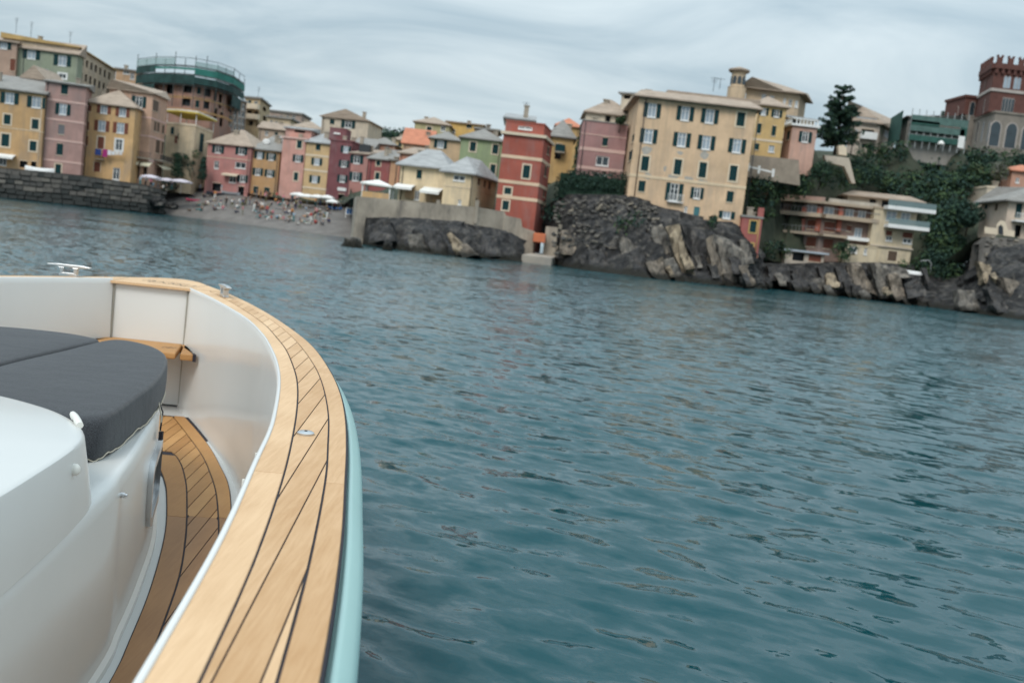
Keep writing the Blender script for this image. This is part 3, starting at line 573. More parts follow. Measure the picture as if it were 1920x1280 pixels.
h = house('white_attic_house', 'white roof house with pale canopies behind the red tower', [(949, 222, 150), (1000, 228, 150)], 262, 9, P('plaster_white', (.55, .48, .42)), ('shed', 1.8), [(957, 231, 12, 8, 'g')], roofmat=SLATE_L, chim=[(.7, .2, 1.2)], ctrl=False, skirt=4); aerial(985, 212, 152, 1.6, h['root'])
h = house('ochre_back_house', 'ochre house with grey roof and balcony in the gap right of the red tower', [(1030, 256, 146), (1076, 261, 146)], 330, 8, P('plaster_ochre3', (.52, .33, .13)), ('hip', 2.6), [(1048, 275, 12, 10, 'v'), (1046, 292, 12, 12, 'v')], skirt=1, ctrl=False)
balcony(h, (1040, 284), (1058, 286), .2, 1.2, h['root'], CONC, solid=SHUT)
house('red_roof_house', 'far house with brick red roof in the gap left of the pink terraced house', [(1044, 236, 178), (1088, 240, 178)], 300, 8, P('plaster_ochre3', (0, 0, 0)), ('hip', 1.6), roofmat=TILE, ctrl=False, skirt=9)
# -- waterfront centre
h = house('pale_yellow_house', 'pale yellow L-shaped house with big grey hipped roof above the concrete sea wall', [(752, 309, 127), (839, 320, 126)], 376, 8, P('plaster_paleyellow', (.68, .53, .335)), ('hip', 2.5, .25, .05), [(786, 327, 10, 16, 'c'), (782, 366, 9, 17, 'g')], skirt=2.5, over=.6, roofmat=SLATE_L)
F = h['faces'][0]
h3 = house('wing', None, [(834, 323, 123), (886, 329, 122.5), (932, 343, 134)], 383, 6, P('plaster_paleyellow', (0, 0, 0)), ('hip', 2.3, .2, .1), [(861, 334, 22, 10, 'g'), (862, 379, 6, 9, 'g'), (898, 340, 5, 15, 'c', 1, SHUT_B), (909, 345, 4, 13, 'c', 1, SHUT_B), (918, 348, 5, 14, 'c', 1, SHUT_B), (893, 378, 3, 14, 'v', 1)], pipe=[(884, 350)], roofmat=SLATE_L, over=.55, bands=[(860, 351, .08)], into=h)
BRICKY = P('plaster_tan', (.47, .30, .17))
mb = MB(); F.box(mb, F.hit(800, 372)[0], F.hit(838, 372)[0], F.hit(800, 378)[1], F.hit(800, 361)[1], .02, .25); mb.build('tan_panel', BRICKY, h['root'])
mb = MB(); F.box(mb, F.hit(760, 368)[0], F.hit(776, 368)[0], F.hit(768, 372)[1], F.hit(768, 352)[1], .02, .25); mb.build('tan_panel', BRICKY, h['root'])
awning(h, (745, 344), (779, 348), 1.6, .45, CANVAS, h['root']); awning(h, (796, 350), (832, 355), 2.2, .6, CANVAS, h['root'])
# red tower
RED = P('plaster_red', (.36, .098, .070))
h = house('red_tower_house', 'tall brick red tower house with cream bands above the landing', [(944, 255, 124), (1020, 262, 124), (1036, 268, 132)], 391, 8, RED, ('flat', .35), [(987, 322, 13, 24, 'cs'), (952, 358, 13, 12, 'cs'), (948, 385, 12, 17, 'cs'), (1028, 283, 5, 14, 'c', 1, SHUT_B), (1023, 322, 5, 18, 'c', 1, SHUT_B), (1020, 362, 4, 14, 'c', 1, SHUT_B), (1016, 398, 4, 16, 'c', 1, SHUT_B)],
    bands=[(980, 296, .4), (975, 343, .4), (972, 372, .4)], roofmat=CREAM, over=.3, skirt=5, bandmat=mat('band_cream', (.66, .49, .35), rough=.85))
h4 = house('attic', None, [(949, 230, 125.2), (1021, 236, 125.2), (1034, 243, 132)], 255, 6, RED, ('flat', .15), [(985, 240, 26, 5, 'g')], skirt=0, over=.08, roofmat=RED, into=h)
h = house('mauve_terrace_house', 'mauve house with a planted roof terrace left of the big yellow palazzo', [(1094, 226, 135), (1178, 235, 135)], 328, 9, P('plaster_mauve3', (.37, .205, .195)), ('flat', .15), [(1134.6, 266, 10, 15, 'c'), (1129.5, 302, 24, 17, 'g'), (1125, 329, 22, 8, 'g')], bands=[(1134, 255, .12), (1128, 282, .45), (1124, 317, .4)], bandmat=PINKT, over=.08)
house('penthouse', None, [(1100, 210, 140), (1190, 222, 140)], 236, 8, P('plaster_gable', (0, 0, 0)), ('hip', 2.4), [(1140, 222, 10, 12, 'v'), (1163, 224, 18, 14, 'v')], skirt=0, roofmat=SLATE_B, into=h, chim=[(.4, .3, .8)])
# the big yellow building
YB = P('plaster_big', (.66, .455, .285), stain=.55)
h = house('yellow_palazzo', 'big pale yellow four-storey palazzo with green shutters on the cliff', [(1199, 183, 127), (1418, 206, 127)], 367, 13, YB, ('hip', 1.15, .86, .6), [
    (1222.8, 207, 32, 25, 'ob'), (1285, 213, 32, 25, 'ob'), (1331, 218, 32, 25, 'ob'), (1389, 224, 15, 25, 'cs'),
    (1216, 255, 32, 25, 'ob'), (1278.5, 262, 32, 25, 'ob'), (1324.5, 267.5, 32, 25, 'ob'), (1382, 273.5, 32, 25, 'ob'),
    (1209.4, 306.7, 14, 27, 'cs'), (1270.7, 313.4, 14, 28, 'cs'), (1317.5, 318.8, 14, 28, 'cs'), (1374.8, 325, 14, 28, 'cs'),
    (1203.4, 349, 13, 20, 'c'), (1264, 360, 32, 32, 'o'), (1307, 362, 24, 20, 'o'), (1368.8, 368.7, 13, 20, 'c'), (1305.8, 399, 11, 22, 'c', mat('door_teal', (.05, .17, .19), rough=.6)), (1362.7, 403, 30, 13, 'o'), (1285.7, 393, 6, 12, 'g'),
    (1187, 260, 4, 14, 'c', 'L'), (1182.5, 292, 7, 19, 'c', 'L')],
    bands=[(1300, 341, .35)], bandmat=mat('band_pale', (.70, .55, .38), rough=.85), pipe=[(1411, 300), (1204, 250)], roofmat=SLATE_B, over=.75, skirt=6, trim=mat('trim_pale', (.70, .58, .43), rough=.85), chim=[(.1, .35, .9), (.62, .4, 1.0), (.77, .35, .5)], backdir=(0, 1))
balcony(h, (1250, 377), (1280, 380), .1, .5, h['root'], WHITE, rail=WHITE); aerial(1337, 172, 130, 1.8, h['root']); aerial(1349, 168, 130, 1.4, h['root'], 1)
F = h['faces'][0]; u, t, _ = F.hit(1302, 176); mb = MB(); mb.box(F.P(u, 0).x - 3, F.P(u, 0).x + 9, F.P(u, 0).y + 3, F.P(u, 0).y + 7, h['z1'] + 1.1, h['z1'] + 1.75); mb.build('roof_parapet', SLATE_B, h['root'])
F = h['faces'][0]; PAT = mat('bare_render', (.40, .37, .33), rough=.9, var=.15, scale=1.5)
for px, py, w, hh in ((1212, 282, 22, 20), (1214, 330, 16, 14), (1276, 287, 14, 7), (1322, 291, 20, 16), (1316, 342, 24, 12), (1262, 331, 22, 12), (1290, 334, 20, 9), (1247, 316, 6, 12)):
    u, t, y = F.hit(px, py); k = y / FPX / 2; mb = MB(); n_ = 11
    pl_ = [(u + math.cos(a) * w * k * random.uniform(.6, 1.1), t + math.sin(a) * hh * k * random.uniform(.6, 1.1)) for a in np.linspace(0, 6.283, n_, endpoint=False)]
    mb.hexa([F.P(x, z, -.02) for x, z in pl_], [F.P(x, z, .004) for x, z in pl_]); mb.build('plaster_patch', PAT, h['root'])
house('loft', None, [(1166, 176, 141), (1204, 178, 140)], 205, 6, P('plaster_gable', (0, 0, 0)), ('shed', 1.0), [(1176, 182, 12, 7, 'v')], roofmat=SLATE_L, skirt=2, into=h)
# -- on the hill right of the palazzo
VIL = P('plaster_villa', (.52, .39, .26))
h = house('belvedere_villa', 'sand coloured villa with a small round belvedere turret behind the yellow palazzo', [(1400, 168, 152), (1466, 175, 152), (1500, 181, 152), (1512, 186, 158)], 222, 9, VIL, ('hip', 1.3, .7, .3), [(1432, 184, 8, 14, 'gb'), (1447, 187, 8, 14, 'gb'), (1482, 193, 7, 12, 'g', 1), (1494, 195, 7, 12, 'gb', 1), (1471, 191, 5, 12, 'gb', 1)], roofmat=SLATE_B, over=.9, cat='villa')
c = at(1384, 150, 150); R1 = 13 * 150 / FPX
zb, zt = at(1384, 178, 150).z, at(1384, 136, 150).z
def ringz(r_, z, n=16, cx=c): return [Vector((cx.x + math.cos(a) * r_, cx.y + math.sin(a) * r_, z)) for a in np.linspace(0, 2 * math.pi, n, endpoint=False)]
mb = MB(); mb.loft([ringz(R1 * 1.3, zb - 3), ringz(R1 * 1.3, zb + .9), ringz(R1 * 1.35, zb + 1.0), ringz(R1, zb + 1.15), ringz(R1, zt - .3), ringz(R1 * 1.1, zt)], True, True); tr = mb.build('turret', VIL, h['root'])
mb = MB(); mb.loft([ringz(R1 * 1.35, zt + .003), ringz(R1 * 1.5, zt + .15), ringz(R1 * 1.5, zt + .35), ringz(R1 * .8, zt + .6), ringz(.1, zt + .8)], True, True); mb.build('turret_roof', SLATE_B, tr)
for a in (-130, -90, -50, -10, 190):
    ca, sa = math.cos(R(a)), math.sin(R(a)); mb = MB(); pts_ = []
    for u, z in [(-.28, zb + 1.4), (.28, zb + 1.4), (.28, zt - 1.0), (.2, zt - .75), (0, zt - .62), (-.2, zt - .75), (-.28, zt - 1.0)]: pts_.append((u, z))
    f0 = [Vector((c.x + ca * R1 * .9 - sa * u, c.y + sa * R1 * .9 + ca * u, z)) for u, z in pts_]; f1 = [Vector((c.x + ca * (R1 + .03) - sa * u, c.y + sa * (R1 + .03) + ca * u, z)) for u, z in pts_]
    mb.hexa(f0, f1); mb.build('turret_window', PANE, tr)
house('mustard_house', 'mustard yellow house behind the right end of the palazzo', [(1416, 196, 139), (1475, 204, 139)], 290, 9, P('plaster_mustard', (.58, .39, .165)), ('hip', 1.5), [(1432, 209, 18, 13, 'o'), (1456.5, 213, 20, 13, 'o'), (1423.6, 241, 8, 18, 'c'), (1451, 245.5, 8, 18, 'c'), (1419, 275, 9, 12, 'c'), (1446.6, 279, 11, 12, 'gb')], bands=[(1440, 264, .3)], roofmat=SLATE_B)
h = house('rose_villa', 'pink house with white roof balustrade right of the mustard house', [(1472, 235, 144), (1486, 237, 141), (1532, 243, 141)], 288, 8, P('plaster_rosevilla', (.56, .335, .26)), ('flat', .3), [(1510, 257, 24, 19, 'o', 1), (1478, 254, 6, 17, 'c', 0)], roofmat=WHITE, over=.3)
mb = MB(); f = h['foot']
for i in (0, 1):
    a, b = f[i], f[i + 1]; n_ = max(3, int((b - a).length / .45))
    for k in range(n_ + 1): p = a.lerp(b, k / n_); mb.box(p.x - .07, p.x + .07, p.y - .07, p.y + .07, h['z1'] + .3, h['z1'] + .95)
    mb.bar((a.x, a.y, h['z1'] + 1.0), (b.x, b.y, h['z1'] + 1.0), .22, .12)
mb.build('balustrade', WHITE, h['root'])
house('pergola_room', None, [(1478, 219, 144), (1527, 229, 145)], 238, 4, VIL, ('flat', .25), [(1492, 228, 22, 9, 'v')], skirt=0, into=h, roofmat=SLATE_L)
h = house('grey_villa', 'pale villa with a flat mansard roof between the cedar and the green scaffolding', [(1594, 232, 168), (1650, 238, 168), (1680, 246, 178)], 285, 10, P('plaster_greyvilla', (.50, .41, .34)), ('hip', 2.6, .78, .55), [(1627, 248, 24, 10, 'v'), (1627, 274, 22, 8, 'v'), (1664, 252, 12, 12, 'gb', 1), (1606, 247, 7, 9, 'g')], roofmat=SLATE_B, over=.6, cat='villa', chim=[(.7, .5, .9), (.95, .3, .6)])
mb = MB(); p = at(1622, 226, 168); mb.box(p.x - 2.1, p.x + 2.1, p.y - .3, p.y + 2, p.z - .7, p.z + .6); d_ = mb.build('dormer', SLATE_B, h['root'])
mb = MB(); mb.box(p.x - 1.8, p.x + 1.8, p.y - .36, p.y - .28, p.z - .5, p.z + .4); mb.build('pane', PANE_B, d_)
balcony(h, (1611, 258), (1641, 261), .2, .9, h['root'], WHITE, solid=WHITE)
# building in green netting
GN = mat('green_net', (.028, .090, .074), rough=.85, var=.35, scale=.8); GN2 = mat('green_net_faded', (.085, .15, .135), rough=.85, var=.3, scale=.8)
h = house('netted_building', 'long house wrapped in dark green building netting below the castle', [(1686, 224, 170), (1704, 221, 163), (1808, 238, 163)], 276, 9, P('plaster_netted', (.30, .28, .25)), ('hip', .8, .8, .5), [(x, 260 + (x - 1716) * .12, 9, 11, 'c', 1) for x in (1716, 1737, 1757, 1776)] + [(x, 243 + (x - 1716) * .12, 9, 9, 'v', 1) for x in (1722, 1745, 1768, 1790)], roofmat=SLATE, over=.5)
F = h['faces'][1]; F0 = h['faces'][0]
scf = thing('scaffolding', (h['foot'][1].x, h['foot'][1].y - 1.3, h['z0']), 'green netted scaffolding round the long house below the castle', 'scaffolding')
z0, z1 = h['z0'], h['z1']; mb = MB()
for k in range(9):
    u = F.len * k / 8; F.box(mb, u - .05, u + .05, z0 - 1, z1 + 1.2, 1.2, 1.3)
for zz in (.27, .55, .82): F.box(mb, 0, F.len, z0 + (z1 - z0) * zz - .05, z0 + (z1 - z0) * zz + .1, .3, 1.35)
mb.build('pole_frame', mat('pole_grey', (.32, .34, .34), rough=.5), scf)
mb = MB(); F.box(mb, 0, F.len, z1 - .9, z1 + .25, 1.36, 1.40); F.box(mb, 0, F.len * .96, z1 - 2.2, z1 - 1.2, 1.36, 1.40); mb.build('net_panel', GN2, scf)
mb = MB(); F.box(mb, 0, F.len * .9, z0 + .2, z0 + 1.1, 1.36, 1.40); F.box(mb, 0, F.len * .5, z0 + 2.6, z0 + 3.4, 1.36, 1.40); F.box(mb, F.len * .88, F.len, z0 + 1, z1 - .9, 1.36, 1.40); mb.build('net_panel', GN, scf)
mb = MB(); F0.box(mb, -.5, F0.len + 1.2, z0, z1 + .8, 1.2, 1.25); mb.build('net_panel', GN, scf)
u, t, _ = F.hit(1795, 268); mb = MB(); F.box(mb, u - .5, u + .5, t - .95, t + .9, 1.42, 1.46); mb.build('white_sheet', WHITE, scf)
# castle
BRK = mat('castle_brick', (.125, .054, .044), rough=.9, var=.22, scale=.8, stain=.4, stain_col=(.10, .04, .035), bump=.3, bscale=6); STN = mat('castle_stone', (.235, .205, .175), rough=.9, var=.2, scale=.7, stain=.4, stain_col=(.14, .12, .11), bump=.4, bscale=3)
h = house('brick_castle', 'dark red brick castle with battlemented tower on the hilltop at the right edge', [(1841, 138, 205), (1866, 123, 196), (1990, 137, 196)], 222, 12, BRK, ('none',), [], skirt=.1, cat='castle', over=.3, ctrl=False)
root = h['root']; F1, F0 = h['faces'][1], h['faces'][0]
def arch(F, px, py, w, h_, parent, name, m, trimm, nl=1):
    u, t, y = F.hit(px, py); W_ = w * y / FPX; H_ = h_ * y / FPX; mb = MB(); fr_ = MB()
    for k in range(nl):
        cw = W_ / nl; uc = u - W_ / 2 + cw * (k + .5); a = cw * .40
        pl_ = [(uc - a, t - H_ / 2), (uc + a, t - H_ / 2)] + [(uc + a * math.cos(g_), t + H_ / 2 - a + a * math.sin(g_) * 1.25) for g_ in np.linspace(0, math.pi, 9)]
        mb.hexa([F.P(x, z, .03) for x, z in pl_], [F.P(x, z, .10) for x, z in pl_])
        po = [(uc + (x - uc) * 1.22, t + (z - t) * 1.07) for x, z in pl_]
        fr_.hexa([F.P(x, z, -.02) for x, z in po], [F.P(x, z, .06) for x, z in po])
    o = fr_.build(name, trimm, parent); mb.build('pane', m, o)
LT = mat('tracery_pale', (.42, .37, .34), rough=.85)
arch(F1, 1888, 155, 13, 20, root, 'window', PANE_B, LT, 2); arch(F1, 1907, 157, 13, 20, root, 'window', PANE_B, LT, 2); arch(F1, 1889, 201, 22, 30, root, 'window', PANE, LT, 4); arch(F0, 1848, 160, 6, 18, root, 'window', SHUT_B, BRK); arch(F0, 1845, 200, 5, 24, root, 'window', PANE, LT)
z1 = h['z1']
for F in (F0, F1):
    mb = MB(); F.box(mb, -.2, F.len, z1 - .6, z1 + .4, -.02, .55); n_ = int(F.len / 1.15)
    for k in range(n_): u = .1 + k * F.len / n_; F.box(mb, u, u + .5, z1 - 1.5, z1 - .61, -.02, .45)
    mb.build('corbel_table', BRK if F is F1 else BRK, root)
    for k in range(max(3, int(F.len / 2.1))):
        u = .1 + k * 2.1; mb = MB(); F.box(mb, u, u + 1.0, z1 + .403, z1 + 1.5, .0, .5); F.box(mb, u - .1, u + .2, z1 + 1.5, z1 + 1.9, .0, .5); F.box(mb, u + .8, u + 1.1, z1 + 1.5, z1 + 1.9, .0, .5); mb.build('merlon', BRK, root)
    mb = MB(); t = F1.hit(1880, 170)[1]; F.box(mb, -.1, F.len, t - .3, t + .25, -.02, .2); mb.build('band', LT, root)
# lower stone storey
h5 = house('stone_base', None, [(1826, 222, 206), (1866, 214, 194.5), (1990, 228, 194.5)], 276, 13, STN, ('flat', .4), [], into=h, skirt=4, roofmat=STN, over=.2)
G1, G0 = h5['faces'][1], h5['faces'][0]
for px, py, w, h_ in ((1862 + 3, 252, 22, 42), (1895, 256, 24, 42), (1925, 260, 24, 42)): arch(G1, px, py, w, h_, root, 'arched_window', PANE, LT)
for px in (1833, 1843, 1854): arch(G0, px, 248, 6, 36, root, 'arched_window', PANE, LT)
h6 = house('castle_wing', None, [(1773, 199, 214), (1812, 178, 206), (1848, 184, 206)], 222, 10, BRK, ('flat', .5), [], into=h, skirt=.1, roofmat=BRK, over=.25)
arch(h6['faces'][1], 1822, 206, 10, 26, root, 'window', PANE, LT); arch(h6['faces'][0], 1795, 210, 7, 18, root, 'window', BRK, LT)
house('wing_base', None, [(1773, 223, 213.5), (1812, 220, 205.5), (1848, 225, 205.5)], 270, 10, STN, ('flat', .3), [], into=h, skirt=4, roofmat=STN, over=.1)
# -- modern apartment house on the rocks
MW = P('plaster_modern', (.50, .43, .35)); MCR = P('plaster_moderncream', (.58, .48, .33)); PIER = P('pier_red', (.42, .13, .085)); SLAB = P('slab_sand', (.42, .33, .24)); GLZ = glass('glazing_blue', (.16, .21, .24), rough=.12)
h = house('modern_apartments', 'modern four-storey apartment house with long balconies above the rocks', [(1424, 369, 147), (1545, 384, 142), (1640, 398, 142)], 470, 9, P('plaster_modernwall', (.25, .17, .14)), ('flat', .35), [
    (1494, 387, 19, 16, 'gb', 0), (1522, 391, 19, 16, 'gb', 0), (1553, 396, 22, 16, 'gb', 1), (1593, 401, 16, 18, 'gb', 1), (1616, 404, 15, 18, 'gb', 1), (1497, 417, 16, 17, 'c', 0, SHUT_R), (1523, 421, 18, 17, 'c', 0, SHUT_R), (1555, 425, 20, 18, 'c', 1, SHUT_R), (1592, 428, 9, 11, 'c', 1, SHUT_R), (1609, 437, 14, 18, 'gb', 1), (1633, 440, 9, 14, 'v', 1), (1491, 449, 18, 18, 'c', 0, SHUT_R), (1521, 453, 18, 18, 'c', 0, SHUT_R), (1553, 457, 18, 18, 'c', 1, SHUT_R), (1463, 410, 18, 20, 'v', 0), (1456, 445, 20, 20, 'v', 0), (1462, 383, 14, 14, 'v', 0)], roofmat=SLAB, over=1.2, skirt=6, cat='building')
root = h['root']
F, G = h['faces'][0], h['faces'][1]
def slab_line(a, b, c, th, out, m, par=None):
    z = (F.hit(*a)[1] + F.hit(*b)[1]) / 2; u0 = F.hit(*a)[0]; mb = MB(); F.box(mb, u0, F.len + .2, z - th / 2, z + th / 2, -.02, out); s_ = mb.build('balcony', m, root); mb = MB(); G.box(mb, .0, G.hit(*c)[0], z - th / 2 + .004, z + th / 2 - .004, -.02, out); mb.build('balcony', m, root)
    mb = MB()
    F.box(mb, u0, F.len, z + th / 2 + .75, z + th / 2 + .8, out - .08, out - .02); n_ = int((F.len - u0) / .5)
    for k in range(n_ + 1): u = u0 + (F.len - u0 - .05) * k / n_; F.box(mb, u, u + .04, z + th / 2, z + th / 2 + .75, out - .07, out - .03)
    G.box(mb, 0, G.hit(*c)[0], z + th / 2 + .75, z + th / 2 + .8, out - .08, out - .02)
    mb.build('railing', mat('rail_steel', (.26, .27, .28), rough=.4), s_)
    return z
slab_line((1443, 395), (1540, 407), (1640, 421), .55, 1.6, SLAB); slab_line((1434, 429), (1540, 442), (1582, 447), .35, 1.7, SLAB)
mb = MB(); z = G.hit(1600, 449)[1]; G.box(mb, G.hit(1582, 447)[0], G.hit(1638, 455)[0], z - .15, z + .35, -.02, 1.2); mb.build('balcony', WHITE, root)
for px in (1508, 1538, 1575):
    for ya, yb in ((388, 404), (411, 434)):
        FF = F if px < 1544 else G; u = FF.hit(px, 400)[0]; mb = MB(); za, zb_ = FF.hit(px, yb)[1], FF.hit(px, ya)[1]; FF.box(mb, u - .3, u + .3, za, zb_, .01, .5); mb.build('pier', PIER, root)
mb = MB(); z = h['z1'] + .352; F.box(mb, 1.0, F.len + .3, z, z + .55, .7, 1.1); mb.build('roof_parapet', P('parapet_pink', (.48, .30, .24)), root)
mb = MB(); G.box(mb, .32, G.len, z, z + .5, .7, 1.1); mb.build('roof_parapet', MW, root)
mb = MB(); a = at(1400, 376, 147); b = at(1445, 362, 146); mb.bar(a, b, 1.6, .35); mb.build('carport_roof', SLAB, root)
house('terrace_floor', None, [(1590, 366, 150), (1645, 371, 149), (1722, 384, 149)], 400, 7, MW, ('hip', .8, .7, .4), [(1660, 384, 14, 16, 'v', 1), (1679, 388, 16, 16, 'gb', 1), (1698, 391, 16, 16, 'gb', 1), (1640, 378, 20, 10, 'v', 0)], into=h, skirt=1, roofmat=SLATE_B, over=.9)
h7 = house('east_block', None, [(1641, 388, 140.5), (1719, 402, 140.5)], 478, 9, MCR, ('flat', .3), [(1672, 403, 20, 22, 'gb'), (1698, 408, 18, 22, 'gb'), (1667, 437, 12, 9, 'c', SHUT_R), (1667, 447, 12, 9, 'g'), (1702, 441, 19, 10, 'c', SHUT_R), (1702, 452, 19, 9, 'g'), (1673, 480, 17, 18, 'd', SHUT_B)], into=h, skirt=5, roofmat=SLAB, over=.1)
K = h7['faces'][0]
for a, b in (((1657, 388), (1745, 402)), ((1657, 422), (1733, 434))):
    z = K.hit(*a)[1]; mb = MB(); u0 = K.hit(*a)[0]; u1 = K.hit(*b)[0]; K.box(mb, u0, u1, z - .3, z + .2, -.02, 1.7); s_ = mb.build('balcony', WHITE, root)
    mb = MB(); K.box(mb, u0, u1, z + .204, z + 1.0, 1.62, 1.66); mb.build('glass_panel', mat('balcony_glass', (.20, .28, .29), rough=.1, alpha=.6), s_)
for px in (1651, 1700, 1716): pass
mb = MB(); z = K.hit(1660, 462)[1]; K.box(mb, 0, K.len + .15, z - .1, z + .1, -.02, .25); mb.build('band', MW, root)
h8 = house('ground_block', None, [(1584, 459, 140), (1645, 466, 140)], 482, 3, MCR, ('flat', .2), [(1601, 468, 13, 12, 'g'), (1623, 471, 6, 12, 'g')], into=h, skirt=4, roofmat=MCR, over=.05)
house('boat_store', None, [(1474, 469, 139.5), (1546, 478, 139.5)], 492, 3, MW, ('flat', .25), [(1497, 481, 22, 16, 'v'), (1528, 484, 24, 13, 'c', SHUT_R)], into=h, skirt=4, roofmat=mat('slab_bluegrey', (.40, .45, .50), rough=.8), over=.5)
# small red house in front of the apartments
h = house('red_hut', 'narrow red house with yellow window frames on the rocks beside the palazzo', [(1392, 407, 126), (1430, 410, 126)], 470, 4, P('plaster_hut', (.36, .115, .10)), ('flat', .25), [(1412, 425, 12, 21, 'cs'), (1407, 463, 10, 13, 'cs')], trim=mat('trim_yellow', (.50, .35, .13), rough=.85), skirt=4, over=.12, roofmat=SLATE, bands=[(1408, 480, .3), (1408, 487, .3)], bandmat=P('plaster_coral', (0, 0, 0)))
mb = MB(); p = at(1427, 400, 127); mb.box(p.x - .35, p.x + .35, p.y, p.y + .6, p.z - .6, p.z + .7); mb.build('chimney', P('plaster_hut', (0, 0, 0)), h['root'])
# house at the right edge
h = house('grey_roof_villa', 'villa with grey hipped roof and white corner at the right edge of the frame', [(1842, 378, 142), (1892, 378, 134), (1980, 392, 134)], 430, 9, P('plaster_edge', (.55, .44, .35)), ('hip', 2.3, .5, .1), [(1849, 385, 6, 14, 'c', 0), (1868, 388, 6, 14, 'c', 0, SHUT_B), (1910, 395, 12, 27, 'c', 1), (1908, 433, 12, 22, 'v', 1)], roofmat=SLATE, over=.9, skirt=3, cat='villa')
balcony(h, (1896, 412), (1960, 420), .2, 1.2, h['root'], WHITE, rail=WHITE, edge=1)
house('rose_annex', 'salmon block with chimney behind the grey roofed villa at the right edge', [(1898, 322, 152), (1960, 326, 152)], 372, 8, P('plaster_annexr', (.50, .27, .19)), ('hip', 1.2), [(1908, 338, 7, 9, 'g')], roofmat=TILE)
h = house('stepped_house', 'cream stepped terrace house behind the grey roofed villa', [(1850, 358, 150), (1900, 351, 150)], 385, 6, P('plaster_gable', (0, 0, 0)), ('flat', .3), [], over=.1, roofmat=CREAM, chim=[(.5, .3, .9)])
# scalloped cream parapet wall of the villa terrace
mb = MB(); pr = [(1846, 425), (1868, 428), (1869, 420), (1876, 413), (1884, 415), (1888, 424), (1890, 431), (1903, 433), (1902, 444), (1846, 437)]
mb.hexa([at(x, y, 130) for x, y in pr][::-1], [at(x, y, 130.4) for x, y in pr][::-1]); p = at(1875, 442, 130)
pw = single(mb, 'terrace_parapet', CREAM, p, 'cream scalloped parapet with an arched niche on the villa terrace', 'wall')
mb = MB(); pr = [(1872, 438), (1881, 440), (1881, 426), (1876.5, 421), (1872, 425)]; mb.hexa([at(x, y, 129.9) for x, y in pr][::-1], [at(x, y, 130.1) for x, y in pr][::-1]); mb.build('niche', IRON, pw)
# ------------------------------------------------------------------ land: hillside, quay, beach, cliffs
def lut(tab):
    a = np.array(tab, float); return lambda x: [float(np.interp(x, a[:, 0], a[:, i])) for i in range(1, a.shape[1])]
front = lut([(-160, 311, 154), (0, 318, 158), (147, 332, 164), (270, 350, 172), (300, 358, 178), (340, 356, 196), (400, 352, 198), (500, 368, 192), (600, 380, 188), (655, 384, 184), (668, 370, 114), (893, 390, 119), (946, 399, 122), (985, 420, 124), (1030, 392, 131), (1060, 366, 131), (1175, 368, 129), (1290, 402, 127), (1385, 416, 128), (1425, 470, 132), (1475, 494, 141), (1650, 494, 141), (1720, 500, 141), (1760, 520, 142), (1830, 470, 138), (1850, 448, 132), (1905, 448, 131), (2100, 462, 131)])
far = [(-160, 150, 340), (0, 170, 340), (200, 200, 340), (300, 215, 340), (500, 252, 340), (740, 258, 340), (1000, 268, 340), (1200, 270, 330), (1400, 262, 280), (1560, 285, 240), (1700, 292, 240), (1900, 300, 260), (2100, 310, 260)]
ctl = [(p[0], p[1], p[2]) for p in CTRL]
for px in range(-160, 2101, 20):
    py, y = front(px); p = at(px, py, y); ctl.append((p.x, p.y, p.z))
for px, py, y in far:
    for k in (1.0, 1.35): p = at(px, py, y * k); ctl.append((p.x, p.y, p.z))
for px, py, y in [(1700, 300, 175), (1780, 305, 172), (1640, 300, 165), (1720, 360, 155), (1780, 400, 150), (1820, 330, 160), (1750, 330, 163), (1560, 290, 158), (1500, 300, 150), (1470, 340, 148), (1600, 340, 155), (1880, 292, 186), (1840, 290, 192), (1960, 300, 186), (1820, 292, 196), (1060, 340, 136), (1150, 340, 134), (700, 355, 175), (760, 345, 150), (850, 350, 150), (920, 350, 150), (960, 340, 155), (880, 310, 185), (980, 300, 180), (800, 300, 205), (1040, 310, 165), (740, 290, 230), *[(px, 491, y) for px in (1482, 1495, 1508, 1522, 1538, 1555) for y in (136, 139, 141.5)], (680, 372, 125), (700, 374, 140), (660, 385, 150), (662, 388, 170), (690, 376, 160), (720, 374, 135), *[(px, 478 - (y - 134) * .2, y) for px in (1432, 1446, 1460, 1474) for y in (134, 138, 142, 146)], (0, 322, 164), (60, 327, 166), (120, 333, 167), (180, 340, 170), (240, 347, 174), (280, 353, 178)]:
    p = at(px, py, y); ctl.append((p.x, p.y, p.z))
ctl = np.array(ctl)
pxs = np.arange(-160, 2101, 14); ks = np.linspace(0, 1, 60) ** 1.4; V = np.zeros((len(ks), len(pxs), 3))
for j, px in enumerate(pxs):
    py, y0 = front(px); base = at(px, py, y0)
    for i, k in enumerate(ks):
        y = y0 + (460 - y0) * k; x = at(px, 300, y).x
        w = 1 / ((ctl[:, 0] - x) ** 2 + (ctl[:, 1] - y) ** 2 + .3) ** 1.6
        z = float((w * ctl[:, 2]).sum() / w.sum())
        if i == 0: z = base.z
        V[i, j] = (x, y, z - (.25 if i else 0) + (.5 * mnoise.noise(Vector((x, y, 0)) * .15) if k > .1 else 0))
mb = MB(); nj = len(pxs)
mb.add(V.reshape(-1, 3).tolist(), [[i * nj + j, i * nj + j + 1, (i + 1) * nj + j + 1, (i + 1) * nj + j] for i in range(len(ks) - 1) for j in range(nj - 1)])
HILL = mat('hill_earth', (.045, .052, .034), rough=.95, var=.5, scale=.2, stain=.8, stain_col=(.02, .035, .02), bump=.5, bscale=.8, bdist=.3)
tag(mb.build('hillside', HILL, None, smooth=True), None, None, None, 'structure')

